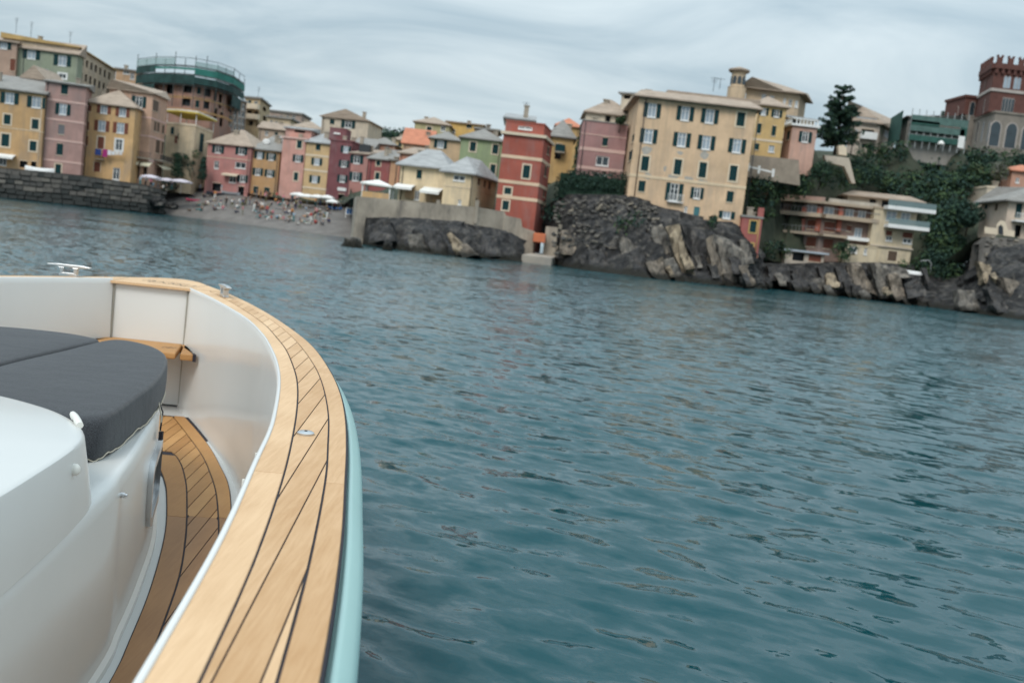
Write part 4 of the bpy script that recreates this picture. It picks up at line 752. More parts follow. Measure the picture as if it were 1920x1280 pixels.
STONE = [mat('wall_stone_%d' % i, c, rough=.92, var=.3, scale=.9, bump=.5, bscale=3.5, spec=.15) for i, c in enumerate([(.082, .078, .073), (.115, .105, .095), (.15, .137, .12), (.045, .047, .045), (.23, .20, .16)])]
def rockmat(name, a, b, c, sc=1.0):
    m, t, bs = _base(name); L = t.links.new; g = t.nodes.new('ShaderNodeTexCoord')
    mp_ = t.nodes.new('ShaderNodeMapping'); mp_.inputs['Rotation'].default_value = (0, R(-27), 0); mp_.inputs['Scale'].default_value = (1.0, .6, .28); L(g.outputs['Object'], mp_.inputs[0])
    n = t.nodes.new('ShaderNodeTexNoise'); n.inputs['Scale'].default_value = 1.3 * sc; n.inputs['Detail'].default_value = 9; n.inputs['Roughness'].default_value = .72; n.inputs['Distortion'].default_value = .6; L(mp_.outputs[0], n.inputs['Vector'])
    v = t.nodes.new('ShaderNodeTexVoronoi'); v.inputs['Scale'].default_value = .95 * sc; v.inputs['Randomness'].default_value = 1; L(g.outputs['Object'], v.inputs['Vector'])
    r = t.nodes.new('ShaderNodeValToRGB'); L(n.outputs['Fac'], r.inputs[0]); e_ = r.color_ramp.elements
    e_[0].position = .36; e_[0].color = (*a, 1); e_[1].position = .70; e_[1].color = (*c, 1); k = e_.new(.54); k.color = (*b, 1)
    sep = t.nodes.new('ShaderNodeSeparateColor'); L(v.outputs['Color'], sep.inputs[0]); mr = t.nodes.new('ShaderNodeMapRange'); mr.inputs['To Min'].default_value = .45; mr.inputs['To Max'].default_value = 1.6; L(sep.outputs[0], mr.inputs['Value'])
    mu = t.nodes.new('ShaderNodeMix'); mu.data_type = 'RGBA'; mu.blend_type = 'MULTIPLY'; mu.inputs['Factor'].default_value = 1; L(r.outputs[0], mu.inputs['A']); L(mr.outputs[0], mu.inputs['B']); 
    ge = t.nodes.new('ShaderNodeNewGeometry'); sx_ = t.nodes.new('ShaderNodeSeparateXYZ'); L(ge.outputs['Position'], sx_.inputs[0])   # wet, weed-dark tide band
    ta = t.nodes.new('ShaderNodeMath'); ta.operation = 'MULTIPLY_ADD'; L(n.outputs['Fac'], ta.inputs[0]); ta.inputs[1].default_value = -2.2; L(sx_.outputs['Z'], ta.inputs[2])
    tr_ = t.nodes.new('ShaderNodeMapRange'); tr_.inputs['From Min'].default_value = -.75; tr_.inputs['From Max'].default_value = -.25; L(ta.outputs[0], tr_.inputs['Value'])
    tm = t.nodes.new('ShaderNodeMix'); tm.data_type = 'RGBA'; L(tr_.outputs[0], tm.inputs['Factor']); tm.inputs['A'].default_value = (.016, .015, .011, 1); L(mu.outputs['Result'], tm.inputs['B']); L(tm.outputs['Result'], bs.inputs['Base Color'])
    bs.inputs['Roughness'].default_value = .85; bs.inputs['Specular IOR Level'].default_value = .25
    bp = t.nodes.new('ShaderNodeBump'); bp.inputs['Strength'].default_value = .9; bp.inputs['Distance'].default_value = .35; L(n.outputs['Fac'], bp.inputs['Height']); L(bp.outputs[0], bs.inputs['Normal'])
    MATS[name] = m; return m
DARKROCK = rockmat('rock_dark', (.014, .015, .017), (.044, .042, .041), (.15, .135, .115))
ROCK = [rockmat('rock_grey', (.045, .043, .041), (.135, .123, .108), (.27, .23, .185), 1.3), rockmat('rock_pale', (.07, .058, .046), (.25, .20, .14), (.40, .33, .24), 1.3), rockmat('rock_black', (.018, .019, .021), (.055, .052, .051), (.13, .115, .10), 1.3), rockmat('rock_brown', (.05, .043, .036), (.155, .13, .105), (.30, .24, .18), 1.3)]
# harbour quay: coursed stone wall
qp = [(-100, 307, 154), (0, 317, 157), (75, 324, 160), (147, 331, 163), (210, 340, 167), (270, 349, 171), (302, 358, 177)]
top = [at(*p) for p in qp]
mb = MB(); rings = []
for i, p in enumerate(top):
    d = (top[min(i + 1, len(top) - 1)] - top[max(0, i - 1)]); n_ = Vector((d.y, -d.x, 0)).normalized()
    rings.append([p - n_ * 16 + Vector((0, 0, .02)), p - n_ * .6, p - n_ * .6 + Vector((0, 0, .25)), p + n_ * .02 + Vector((0, 0, .25)), p, Vector((p.x, p.y, 0)) + n_ * .7 + Vector((0, 0, -1.2))])
mb.loft(rings, False); quay = mb.build('quay_wall', STONE[0], None); quay.location = (0, 0, 0)
tag(quay, 'long grey stone harbour quay below the ochre and mauve houses', 'wall')
bx = MB(); bx.box(-.5, .5, -.5, .5, -.5, .5); proto = bx.build('stone', STONE[0], None); md = proto.data
bpy.data.objects.remove(proto)
smesh = []
for m_ in STONE:
    me = md.copy(); me.materials.clear(); me.materials.append(m_); bm = bmesh.new(); bm.from_mesh(me); bmesh.ops.bevel(bm, geom=bm.edges[:], offset=.07, segments=1, affect='EDGES'); bm.to_mesh(me); bm.free(); smesh.append(me)
rmesh = []
for i, m_ in enumerate(STONE):
    bm = bmesh.new(); bmesh.ops.create_icosphere(bm, subdivisions=1, radius=.56)
    for v in bm.verts: v.co *= 1 + .35 * mnoise.noise(v.co * 3 + Vector((i * 5.3, 1, 0))); v.co.z = max(-.4, min(.4, v.co.z))
    me = bpy.data.meshes.new('rubble_stone'); bm.to_mesh(me); bm.free(); me.materials.append(m_); rmesh.append(me)
def stone(parent, c, rot, size, k, name='stone', rub=False):
    o = bpy.data.objects.new(name, (rmesh if rub else smesh)[k]); COL.objects.link(o); o.parent = parent
    o.location = Vector(c) - (parent.location if parent.parent is None else parent.location); o.rotation_euler = rot; o.scale = size; return o
rs = random.Random(3); nst = 0
for a, b in zip(top[:-1], top[1:]):
    d = Vector((b.x - a.x, b.y - a.y, 0)); Lg = d.length; e_ = d / Lg; n_ = Vector((e_.y, -e_.x, 0)); rz = math.atan2(e_.y, e_.x)
    zt = (a.z + b.z) / 2; rows = 6
    if b.x < -85: continue
    for r_ in range(rows):
        f0 = (r_ + .5) / rows; u = rs.random()
        while u < Lg and nst < 298:
            w = .9 + rs.random() * 1.1
            zz = (a.z + (b.z - a.z) * min(1, (u + w / 2) / Lg)); hz = zz / rows
            p = a + e_ * (u + w / 2); c = Vector((p.x, p.y, 0)) + n_ * (.7 * (1 - f0) + .02); c.z = zz * f0
            stone(quay, c + Vector((0, 0, rs.uniform(-.08, .08))), (R(-8), rs.uniform(-.03, .03), rz), (w * rs.uniform(.85, .97), .30 + .2 * rs.random(), hz * rs.uniform(.72, .95)), (3 if f0 < .35 else rs.choice([0, 1, 1, 2, 0, 3]))); nst += 1; u += w
# promenade paving on the quay is the hillside sheet; rocks at the end of the quay
def rock_mesh(w, d, h_, seed, m, cuts=3, rough=.22):
    bm = bmesh.new(); bmesh.ops.create_icosphere(bm, subdivisions=cuts, radius=1)
    for v in bm.verts:
        p = v.co.copy(); f = 1 + rough * mnoise.fractal(p * 1.6 + Vector((seed, 0, 0)), .9, 2.1, 4) * 1.4
        q = p * f
        q.x = round(q.x * 2.2) / 2.2 * .35 + q.x * .65; q.z = round(q.z * 2.4) / 2.4 * .35 + q.z * .65
        v.co = Vector((q.x * w / 2, q.y * d / 2, q.z * h_ / 2))
    me = bpy.data.meshes.new('rock'); bm.to_mesh(me); bm.free(); me.materials.append(m); return me
def rock(px, py, y, wpx, hpx, m, label, seed=1.0, rot=(0, 0, 0), parent=None, name='rock'):
    p = at(px, py, y); k = y / FPX; me = rock_mesh(wpx * k, wpx * k * .9, hpx * k, seed, m); o = bpy.data.objects.new(name, me); COL.objects.link(o)
    o.location = p - (parent.location if parent else Vector((0, 0, 0))); o.rotation_euler = rot; o.parent = parent
    if not parent: tag(o, label, 'rock')
    return o
# beach
bn = lut([(250, 0, 186), (300, 0, 184), (400, 0, 178), (500, 0, 166), (600, 0, 154), (680, 0, 146)])
bf = lut([(250, 352, 206), (300, 358, 203), (400, 357, 197), (500, 374, 193), (600, 386, 188), (680, 394, 182)])
def on_beach(px, k):
    y0 = bn(px)[1]; py, y1 = bf(px); b = at(px, py, y1); a = at(px, 400, y0)
    return Vector((a.x + (b.x - a.x) * k, y0 + (y1 - y0) * k, -.5 + (b.z + .5) * k ** .8))
mb = MB(); rings = []
for px in np.linspace(250, 690, 70): rings.append([on_beach(px, k) + Vector((0, 0, .12 * mnoise.noise(on_beach(px, k) * .4))) for k in np.linspace(-.3 if False else 0, 1.05, 24)])
mb.loft(rings, False)
SAND = mat('beach_shingle', (.165, .152, .142), rough=.95, var=.25, scale=.5, stain=.5, stain_col=(.085, .08, .075), bump=.6, bscale=6, bdist=.1)
tag(mb.build('beach', SAND, None, smooth=True), None, None, None, 'structure')
# concrete sea wall in the middle
wp = [(664, 372, 122), (669, 368, 112), (780, 378, 114), (893, 388, 117), (946, 397, 120), (948, 404, 120), (977, 410, 121), (979, 426, 121), (1003, 434, 121.5), (1004, 452, 122)]
W_ = [at(*p) for p in wp]; mb = MB()
lo = [Vector((p.x, p.y, -1.5)) for p in W_]
rings = [[l, t, t + Vector((0, 3.2, 0)), t + Vector((0, 3.2, -3))] for l, t in zip(lo, W_)]
mb.loft(rings, False)
for r_ in (rings[0], rings[-1]): mb.add(r_, [[0, 1, 2, 3]])
sw = mb.build('sea_wall', CONC, None); tag(sw, 'stained concrete sea wall below the pale yellow house', 'wall')
mb = MB(); Fz = Face((W_[1].x, W_[1].y), (W_[3].x, W_[3].y), 0)
for px in (722, 820, 893): u, t, _ = Fz.hit(px, 395); Fz.box(mb, u - .2, u + .2, t - 1.5, t + 1.2, -.1, .15)
mb.build('buttress', CONC, sw)
# landing slab and red lower wall beside the tower
mb = MB(); pr = [(978, 484), (1034, 490), (1052, 470), (1000, 464)]
tp_ = [flat(x, y, at(1000, 478, 116).z) for x, y in ((0, 0),)] if False else [at(978, 484, 114), at(1034, 490, 114), at(1050, 472, 123), at(1000, 466, 123)]
zc = .9
mb.hexa([(p.x, p.y, -1) for p in tp_], [(p.x, p.y, zc + (.25 if i > 1 else 0)) for i, p in enumerate(tp_)]); single(mb, 'landing', P('landing_stone', (.36, .31, .26)), (tp_[0].x, tp_[0].y, -1), 'pale stone boat landing at the foot of the red tower', 'landing', bevel=.05)
mb = MB(); a, b = at(1001, 436, 119.5), at(1024, 440, 119.5); mb.box(a.x, b.x, a.y, a.y + 2, a.z - 1.1, a.z + .0); single(mb, 'orange_box', P('box_orange', (.58, .17, .075)), (a.x, a.y, a.z - 1.1), 'orange painted block on the steps at the foot of the red tower', 'block', bevel=.1)
mb = MB(); a, b = at(1024, 424, 121), at(1046, 430, 121); mb.box(a.x, b.x, a.y, a.y + 1.5, -1, a.z); mb.box(b.x, b.x + 1.2, a.y + .3, a.y + 1.4, -1, a.z - 2.2); single(mb, 'steps', CONC, (a.x, a.y, -1), 'concrete steps between the red tower and the cliff', 'steps')

# cliffs: one displaced sheet each, with tilted slabs and stones standing out of it
def cliff(name, bot, top_, nu, nv, amp, m, label=None):
    b_ = lut(bot); t_ = lut(top_); x0, x1 = bot[0][0], bot[-1][0]; rings = []
    for i in range(nu + 1):
        px = x0 + (x1 - x0) * i / nu; yb = b_(px)[1]; A_ = at(px, b_(px)[0], yb); A_.z = -.8; py, yt = t_(px); B_ = at(px, py, yt); ring_ = []
        for j in range(nv + 1):
            k = j / nv; p = A_.lerp(B_, k); bulge = math.sin(math.pi * min(1, k * 1.1)) if k < .9 else .3
            s_ = (p.x * .55 + p.z * .38)                                 # strata lean
            saw = (s_ * .42 + .35 * mnoise.noise(p * .25)) % 1.0
            f = 1.1 * saw ** 1.5 - .4 + mnoise.fractal(Vector((s_ * .9, p.z * .12, p.y * .2)), .8, 2.2, 5) * .7 + mnoise.fractal(p * .35, .9, 2.0, 5) * .45 + .5 * abs(mnoise.noise(Vector((s_ * 1.6, p.z * .2, 3))))
            ring_.append(p + Vector((.4 * f * amp, -f * amp * (.5 + .5 * min(1, bulge)), .25 * f * amp * bulge)))
        rings.append(ring_)
    mb = MB(); mb.loft(rings, False); o = mb.build(name, m, None, smooth=False); tag(o, label, None, None, 'structure'); return o
def rock_slab(parent, quad, y, thick, m, seed, lean=1.0):
    c = [at(px, py, y - 1.3 + (lean if i < 2 else -lean)) for i, (px, py) in enumerate(quad)]
    cc = sum(c, Vector()) / 4; bm = bmesh.new()
    f = [bm.verts.new(p - cc) for p in c]; bk = [bm.verts.new(p - cc + Vector((.3, thick, -.2))) for p in c]
    bm.faces.new(f[::-1]); bm.faces.new(bk)
    for i in range(4): bm.faces.new([f[i], f[(i + 1) % 4], bk[(i + 1) % 4], bk[i]])
    bmesh.ops.subdivide_edges(bm, edges=bm.edges[:], cuts=5, use_grid_fill=True)
    for v in bm.verts:
        p = v.co + Vector((seed * 3.1, 0, 0)); v.co += Vector((mnoise.noise(p * .8), mnoise.noise(p * .8 + Vector((9, 0, 0))), mnoise.noise(p * .8 + Vector((0, 7, 0))))) * .35 + Vector((0, mnoise.fractal(p * 1.7, .9, 2, 3) * .22, 0))
    bm.normal_update(); me = bpy.data.meshes.new('rock_slab'); bm.to_mesh(me); bm.free(); me.materials.append(m)
    o = bpy.data.objects.new('rock_slab', me); COL.objects.link(o); o.parent = parent; o.location = cc; return o
cA = cliff('palazzo_cliff', [(1018, 488, 124), (1060, 500, 114), (1100, 509, 108), (1200, 521, 105), (1300, 531, 106), (1400, 537, 112), (1432, 535, 119)], [(1018, 398, 132), (1040, 378, 131), (1060, 364, 130), (1175, 366, 127.5), (1230, 384, 125.5), (1290, 402, 125), (1330, 414, 125), (1385, 418, 125.5), (1432, 476, 129)], 110, 40, 1.25, DARKROCK, 'dark cliff with tilted strata below the yellow palazzo')
for i, (q, y, t_, mk) in enumerate([([(1249, 426), (1271, 419), (1307, 531), (1283, 534)], 112, 2.0, 1), ([(1220, 421), (1240, 419), (1262, 484), (1230, 479)], 115, 2.0, 0), ([(1278, 424), (1321, 431), (1337, 522), (1313, 529)], 114.5, 2.0, 2), ([(1323, 447), (1336, 440), (1360, 531), (1345, 536)], 112, 1.6, 3), ([(1337, 438), (1369, 450), (1384, 526), (1361, 534)], 114, 2.0, 0), ([(1211, 493), (1240, 483), (1257, 529), (1220, 519)], 108.5, 2.0, 3), ([(1156, 447), (1178, 445), (1212, 502), (1170, 503)], 113, 2.0, 0), ([(1050, 433), (1063, 431), (1094, 487), (1050, 475)], 118, 2.0, 3), ([(1372, 452), (1392, 470), (1408, 530), (1386, 532)], 114.5, 2, 0), ([(1240, 488), (1262, 484), (1284, 531), (1260, 533)], 109.5, 1.6, 0), ([(1180, 470), (1200, 462), (1222, 508), (1196, 510)], 111.5, 1.6, 2), ([(1100, 470), (1125, 466), (1150, 505), (1110, 503)], 112, 1.6, 2), ([(1268, 455), (1280, 452), (1300, 505), (1286, 508)], 111.2, 1.2, 1), ([(1250, 502), (1258, 500), (1266, 522), (1257, 524)], 108.6, 1, 1)]):
    rock_slab(cA, q, y, t_, ROCK[mk], i + 1)
rs = random.Random(8)
for i in range(46):
    px = rs.uniform(1075, 1395); k = rs.uniform(.05, .8); tpy = float(np.interp(px, [1060, 1175, 1290, 1385], [400, 405, 430, 440])); bpy_ = float(np.interp(px, [1060, 1200, 1400], [498, 520, 536])); py = tpy + (bpy_ - tpy) * k
    hh = rs.uniform(22, 48); hh = min(hh, bpy_ + 3 - py); w = rs.uniform(7, 17); ln = hh * .30
    y = float(np.interp(py, [400, 530], [124, 107.5])) - rs.uniform(.2, .9)
    if hh > 12: rock_slab(cA, [(px, py), (px + w, py - 2), (px + w + ln, py + hh), (px + ln, py + hh + 1)], y - .1, 1.8, ROCK[rs.choice([0, 2, 2, 0, 3, 2])], 200 + i, .8)
# loose masonry stones in the retaining wall above the cliff
rs = random.Random(11)
for i in range(290):
    px = rs.uniform(1036, 1235); tpy = float(np.interp(px, [1036, 1060, 1175, 1235], [388, 370, 372, 392])); py = tpy + rs.random() ** 1.2 * 95
    if py > 490: continue
    k = (py - 366) / 150; y = float(np.interp(k, [0, 1], [128.6, 109])) - 1.9; p = at(px, py, y); w = rs.uniform(.28, .62)
    stone(cA, p, (rs.uniform(-.5, .5), rs.uniform(-.5, .5), rs.uniform(-3, 3)), (w * 1.2, w, w * rs.uniform(.6, .9)), rs.choice([0, 1, 2, 3, 2, 1, 4]), rub=True)
cB = cliff('apartment_cliff', [(1425, 534, 122), (1500, 546, 130), (1600, 560, 130), (1700, 574, 126), (1765, 583, 122)], [(1425, 493, 131), (1475, 494, 138), (1560, 492, 138.5), (1650, 492, 138.5), (1720, 498, 139), (1765, 524, 140)], 90, 24, 1.3, DARKROCK, 'dark jagged rocks below the modern apartments')
for i, (q, y, t_, mk) in enumerate([([(1549, 514), (1563, 511), (1575, 537), (1551, 540)], 129, 1.5, 1), ([(1588, 496), (1613, 493), (1642, 553), (1606, 547)], 131, 2.2, 3), ([(1633, 493), (1661, 496), (1690, 553), (1651, 561)], 130, 2.2, 0), ([(1698, 533), (1726, 519), (1736, 553), (1704, 559)], 126, 2, 2), ([(1440, 497), (1480, 500), (1482, 528), (1442, 525)], 129, 2, 2), ([(1500, 520), (1540, 524), (1560, 548), (1505, 545)], 130, 2, 0), ([(1664, 515), (1680, 512), (1702, 560), (1680, 562)], 127.5, 1.6, 3), ([(1660, 500), (1700, 505), (1712, 520), (1668, 518)], 134, 2, 0), ([(1566, 500), (1584, 497), (1600, 535), (1578, 538)], 130.5, 1.6, 2), ([(1655, 540), (1665, 538), (1675, 552), (1664, 556)], 126.5, 1, 1)]):
    rock_slab(cB, q, y, t_, ROCK[mk], i + 31)
for i in range(30):
    px = rs.uniform(1440, 1745); bpy_ = float(np.interp(px, [1425, 1600, 1765], [536, 561, 584])); py = rs.uniform(500, bpy_ - 14); hh = min(rs.uniform(16, 40), bpy_ + 2 - py); w = rs.uniform(7, 16); ln = hh * .42
    y = float(np.interp(bpy_ - py, [0, 60], [123, 134])) - .5
    rock_slab(cB, [(px, py), (px + w, py - 2), (px + w + ln, py + hh), (px + ln, py + hh + 1)], y + .2, 1.6, ROCK[rs.choice([0, 2, 2, 0, 2, 2, 3])], 300 + i, .8)
cC = cliff('headland_cliff', [(1755, 581, 121), (1830, 590, 115), (1900, 601, 109), (2080, 622, 101)], [(1755, 524, 140), (1800, 508, 141), (1830, 474, 137), (1850, 447, 131), (1905, 447, 130.5), (2080, 462, 130.5)], 80, 30, 1.4, DARKROCK, 'dark headland cliff at the right edge')
for i, (q, y, t_, mk) in enumerate([([(1836, 491), (1858, 497), (1876, 533), (1846, 531)], 124, 2, 1), ([(1880, 520), (1915, 530), (1922, 560), (1892, 556)], 118, 2, 3), ([(1850, 540), (1870, 545), (1900, 590), (1872, 588)], 115, 2, 2), ([(1795, 545), (1825, 545), (1840, 585), (1800, 580)], 119, 2, 0), ([(1920, 500), (1960, 505), (1970, 540), (1925, 535)], 122, 2, 1), ([(1858, 512), (1866, 510), (1874, 524), (1866, 528)], 121, 1, 1)]):
    rock_slab(cC, q, y, t_, ROCK[mk], i + 61)
# masonry retaining wall under the villa at the right edge
rw = [at(1836, 458, 130.5), at(1850, 444, 129.6), at(1906, 447, 129.2), at(2060, 462, 129.2)]
lw = [at(1832, 520, 127), at(1846, 528, 126), at(1906, 530, 125.5), at(2060, 545, 125.5)]
mb = MB(); mb.loft([[l, t, t + Vector((.5, 3, 0)), t + Vector((.5, 3, -4))] for l, t in zip(lw, rw)], False); rwall = mb.build('retaining_wall', STONE[1], None); tag(rwall, 'rubble stone retaining wall under the villa terrace at the right edge', 'wall')
rs = random.Random(5)
for i in range(150):
    k = rs.random(); f = rs.random() ** .9; u = k * 2.2; j = 1 if u < 1 else 2; u_ = u if j == 1 else (u - 1) * .75
    p = lw[j].lerp(lw[j + 1], u_).lerp(rw[j].lerp(rw[j + 1], u_), f) - Vector((0, .1, 0)); w = rs.uniform(.4, .85)
    stone(rwall, p, (rs.uniform(-.1, .1) - .3, rs.uniform(-.15, .15), rs.uniform(-.1, .1)), (w, .4, w * rs.uniform(.5, .75)), rs.choice([1, 2, 2, 4, 0]), rub=True)
# rubble below the sea wall
cD = cliff('sea_wall_rocks', [(672, 452, 114), (690, 460, 110), (760, 470, 104), (840, 482, 104), (900, 486, 108), (985, 486, 114)], [(672, 402, 114), (690, 408, 112), (760, 407, 112.5), (850, 414, 115), (905, 424, 116.5), (960, 436, 119), (985, 452, 120)], 90, 22, .9, DARKROCK, 'dark wet rocks at the foot of the concrete sea wall')
for i, (q, y, t_, mk) in enumerate([([(838, 440), (846, 436), (880, 478), (852, 482)], 106, 1.6, 1), ([(852, 462), (872, 458), (898, 482), (868, 484)], 105, 1.6, 3), ([(765, 440), (785, 438), (795, 472), (770, 474)], 106, 1.6, 0), ([(800, 432), (820, 430), (838, 478), (806, 476)], 106.5, 1.6, 2), ([(900, 440), (930, 444), (940, 480), (905, 480)], 109, 2, 2), ([(690, 420), (730, 416), (740, 452), (694, 455)], 108, 2, 2)]):
    rock_slab(cD, q, y, t_, ROCK[mk], i + 81)
rock(660, 464, 94, 38, 44, ROCK[0], 'pointed brown rock standing in the water off the sea wall', 2.1)
rock(700, 474, 93, 16, 14, ROCK[0], 'small low brown rock beside the pointed rock in the water', 3.3)
rock(726, 466, 97, 18, 30, DARKROCK, 'dark upright rock in the water below the concrete wall', 4.2)
rock(790, 478, 101, 60, 14, ROCK[3], 'flat brown rock awash below the sea wall', 5.5)
rock(1529, 549, 126, 28, 20, ROCK[3], 'rounded brown boulder at the waterline below the modern apartments', 6.1)
rock(1432, 533, 120, 30, 26, ROCK[2], 'dark boulder at the waterline under the narrow red house', 7.7)
rock(292, 380, 174, 40, 22, DARKROCK, 'dark boulder at the end of the stone quay by the beach', 8.2)
rock(322, 386, 178, 24, 14, DARKROCK, 'smaller dark boulder on the beach side of the quay end', 9.4)
# garden walls and ramps on the hill
TAN = mat('garden_stone', (.30, .25, .20), rough=.9, var=.25, scale=.8, stain=.5, stain_col=(.15, .13, .11), bump=.4, bscale=3)
def poly_wall(pr, y, m, name, label, cat, thick=1.0):
    mb = MB(); c = [at(px, py, y) for px, py in pr]; mb.hexa(c[::-1], [p + Vector((0, thick, 0)) for p in c][::-1]); b = min(c, key=lambda p: p.z); return single(mb, name, m, b, label, cat)
poly_wall([(1404, 290), (1498, 300), (1500, 348), (1402, 332)], 137.5, TAN, 'garden_wall', 'tan stone garden wall under the mustard and pink houses', 'wall')
poly_wall([(1546, 291), (1592, 296), (1604, 344), (1597, 343), (1583, 312), (1548, 303)], 145, P('ramp_cream', (.48, .41, .33)), 'stair_ramp', 'pale stair wall zigzagging down right of the round bush', 'stairs')
poly_wall([(1572, 273), (1582, 272), (1587, 276), (1588, 292), (1573, 290)], 146, CREAM, 'gate_pier', 'cream gate pier with rounded top above the zigzag stairs', 'pillar')
mb = MB(); a, b = at(1402, 312, 136), at(1452, 324, 136); mb.bar(a, b, .25, .22)
for k in (.02, .42, .95): p = a.lerp(b, k); mb.bar(p + Vector((0, 0, -.6)), p + Vector((0, 0, .45)), .3)
single(mb, 'balustrade', WHITE, a, 'white balustrade on the terrace between palazzo and garden wall', 'balustrade')
# ------------------------------------------------------------------ the boat we stand on
HEAD = R(4.5)
_fx = Vector((-math.sin(HEAD), math.cos(HEAD), 0)); _qx = Vector((math.cos(HEAD), math.sin(HEAD), 0))
def BW(s, q, z): return _fx * s + _qx * q + Vector((0, 0, z + CAM_H))     # boat coordinates: s forward, q to starboard, z from eye level
QC = -2.26                                                              # centre line
ZG, ZD, ZT = -0.65, -1.60, -0.97                                        # gunwale, deck, coachroof ledge
boat = thing('motor_boat', BW(4, QC, -CAM_H - 0.3), 'white open motor boat with teak rail and mint green hull, bow in the foreground', 'boat')

def teak(name, c1, c2, grain=(26, 1.6, 26), rough=0.55):
    m, t, b = _base(name); L = t.links.new
    g = t.nodes.new('ShaderNodeTexCoord'); oi = t.nodes.new('ShaderNodeObjectInfo')
    av = t.nodes.new('ShaderNodeVectorMath'); av.operation = 'MULTIPLY_ADD'; L(oi.outputs['Random'], av.inputs[0]); av.inputs[1].default_value = (7, 13, 5); L(g.outputs['Object'], av.inputs[2])
    mp_ = t.nodes.new('ShaderNodeMapping'); mp_.inputs['Scale'].default_value = grain; mp_.inputs['Rotation'].default_value = (0, 0, -HEAD); L(av.outputs[0], mp_.inputs[0])
    n = t.nodes.new('ShaderNodeTexNoise'); n.inputs['Scale'].default_value = 3.2; n.inputs['Detail'].default_value = 9; n.inputs['Roughness'].default_value = 0.7; n.inputs['Distortion'].default_value = 0.5; L(mp_.outputs[0], n.inputs['Vector'])
    n2 = t.nodes.new('ShaderNodeTexNoise'); n2.inputs['Scale'].default_value = 2.3; n2.inputs['Detail'].default_value = 5; L(av.outputs[0], n2.inputs['Vector'])
    mm = t.nodes.new('ShaderNodeMath'); mm.operation = 'ADD'; L(n.outputs['Fac'], mm.inputs[0]); L(n2.outputs['Fac'], mm.inputs[1])
    m2 = t.nodes.new('ShaderNodeMath'); m2.operation = 'MULTIPLY_ADD'; L(oi.outputs['Random'], m2.inputs[0]); m2.inputs[1].default_value = 0.6; L(mm.outputs[0], m2.inputs[2])
    r = t.nodes.new('ShaderNodeValToRGB'); L(m2.outputs[0], r.inputs[0])
    r.color_ramp.elements[0].position = 0.72; r.color_ramp.elements[1].position = 1.0   # ramp input clamps at 1
    mv = t.nodes.new('ShaderNodeMapRange'); mv.inputs['From Min'].default_value = 0.75; mv.inputs['From Max'].default_value = 1.72; L(m2.outputs[0], mv.inputs['Value'])
    L(mv.outputs[0], r.inputs[0]); r.color_ramp.elements[0].position = 0.0
    r.color_ramp.elements[0].color = (*c1, 1); r.color_ramp.elements[1].color = (*c2, 1)
    L(r.outputs[0], b.inputs['Base Color']); b.inputs['Roughness'].default_value = rough; b.inputs['Specular IOR Level'].default_value = 0.3
    bp = t.nodes.new('ShaderNodeBump'); bp.inputs['Strength'].default_value = 0.12; bp.inputs['Distance'].default_value = 0.002; L(n.outputs['Fac'], bp.inputs['Height']); L(bp.outputs[0], b.inputs['Normal'])
    MATS[name] = m; return m
T_RAIL = teak('teak_bleached', (0.45, 0.255, 0.115), (0.73, 0.50, 0.30))
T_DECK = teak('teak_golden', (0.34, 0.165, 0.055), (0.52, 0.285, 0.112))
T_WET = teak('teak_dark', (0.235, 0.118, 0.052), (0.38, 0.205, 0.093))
GEL = mat('gelcoat_white', (0.70, 0.70, 0.68), rough=0.24, var=0.03, scale=0.8, coat=0.15, spec=0.5)
GEL_M = mat('gelcoat_matt', (0.56, 0.575, 0.57), rough=0.38, var=0.03, scale=1.2, spec=0.45, bump=0.03, bscale=60, bdist=0.003)
GEL_C = mat('gelcoat_cabin', (0.60, 0.605, 0.59), rough=0.24, var=0.04, scale=0.9, coat=0.15, spec=0.5, bump=0.02, bscale=40, bdist=0.003)
MINT = mat('mint_paint', (0.40, 0.60, 0.575), rough=0.45, var=0.05, scale=1.5, coat=0.12, spec=0.4, bump=0.04, bscale=3, bdist=0.01)
CAULK = mat('caulk_black', (0.022, 0.020, 0.028), rough=0.75, var=0.1)
STEEL = mat('stainless', (0.62, 0.63, 0.64), rough=0.34, metal=1.0, var=0.04, scale=4)
SEAM = mat('seam_grey', (0.30, 0.29, 0.25), rough=0.8, var=0.15, scale=3)
PLASTIC = mat('white_plastic', (0.72, 0.71, 0.66), rough=0.35, var=0.03)
OUT = [(-1.5, -.06), (0, -.07), (.8, -.085), (1.49, -.11), (2.01, -.14), (2.49, -.18), (2.94, -.22), (3.4, -.27), (3.86, -.335), (4.38, -.43), (5.08, -.585), (5.69, -.76), (6.57, -1.06), (7.39, -1.38), (8.05, -1.68), (8.6, -1.96)]
INN = [(-1.5, -.295), (0, -.30), (.8, -.325), (1.33, -.345), (1.97, -.375), (2.64, -.43), (3.02, -.46), (3.36, -.5), (3.86, -.57), (4.32, -.65), (4.83, -.76), (5.5, -.93), (6.31, -1.19), (7.35, -1.62), (8.07, -1.96)]
LIN = [(-1.5, -.235), (0, -.245), (.8, -.255), (1.35, -.272), (1.85, -.292), (2.46, -.337), (2.98, -.389), (3.46, -.446), (3.91, -.51), (4.32, -.583), (4.94, -.715), (5.42, -.842), (5.97, -1.0), (6.6, -1.222), (7.39, -1.53), (8.3, -1.93)]
LOU = [(-1.5, -.125), (0, -.135), (.8, -.15), (1.37, -.169), (1.88, -.192), (2.5, -.235), (2.92, -.277), (3.34, -.324), (3.75, -.383), (4.13, -.447), (4.52, -.525), (5.07, -.655), (5.61, -.802), (6.27, -1.012), (6.89, -1.245), (7.4, -1.455), (8.4, -1.9)]
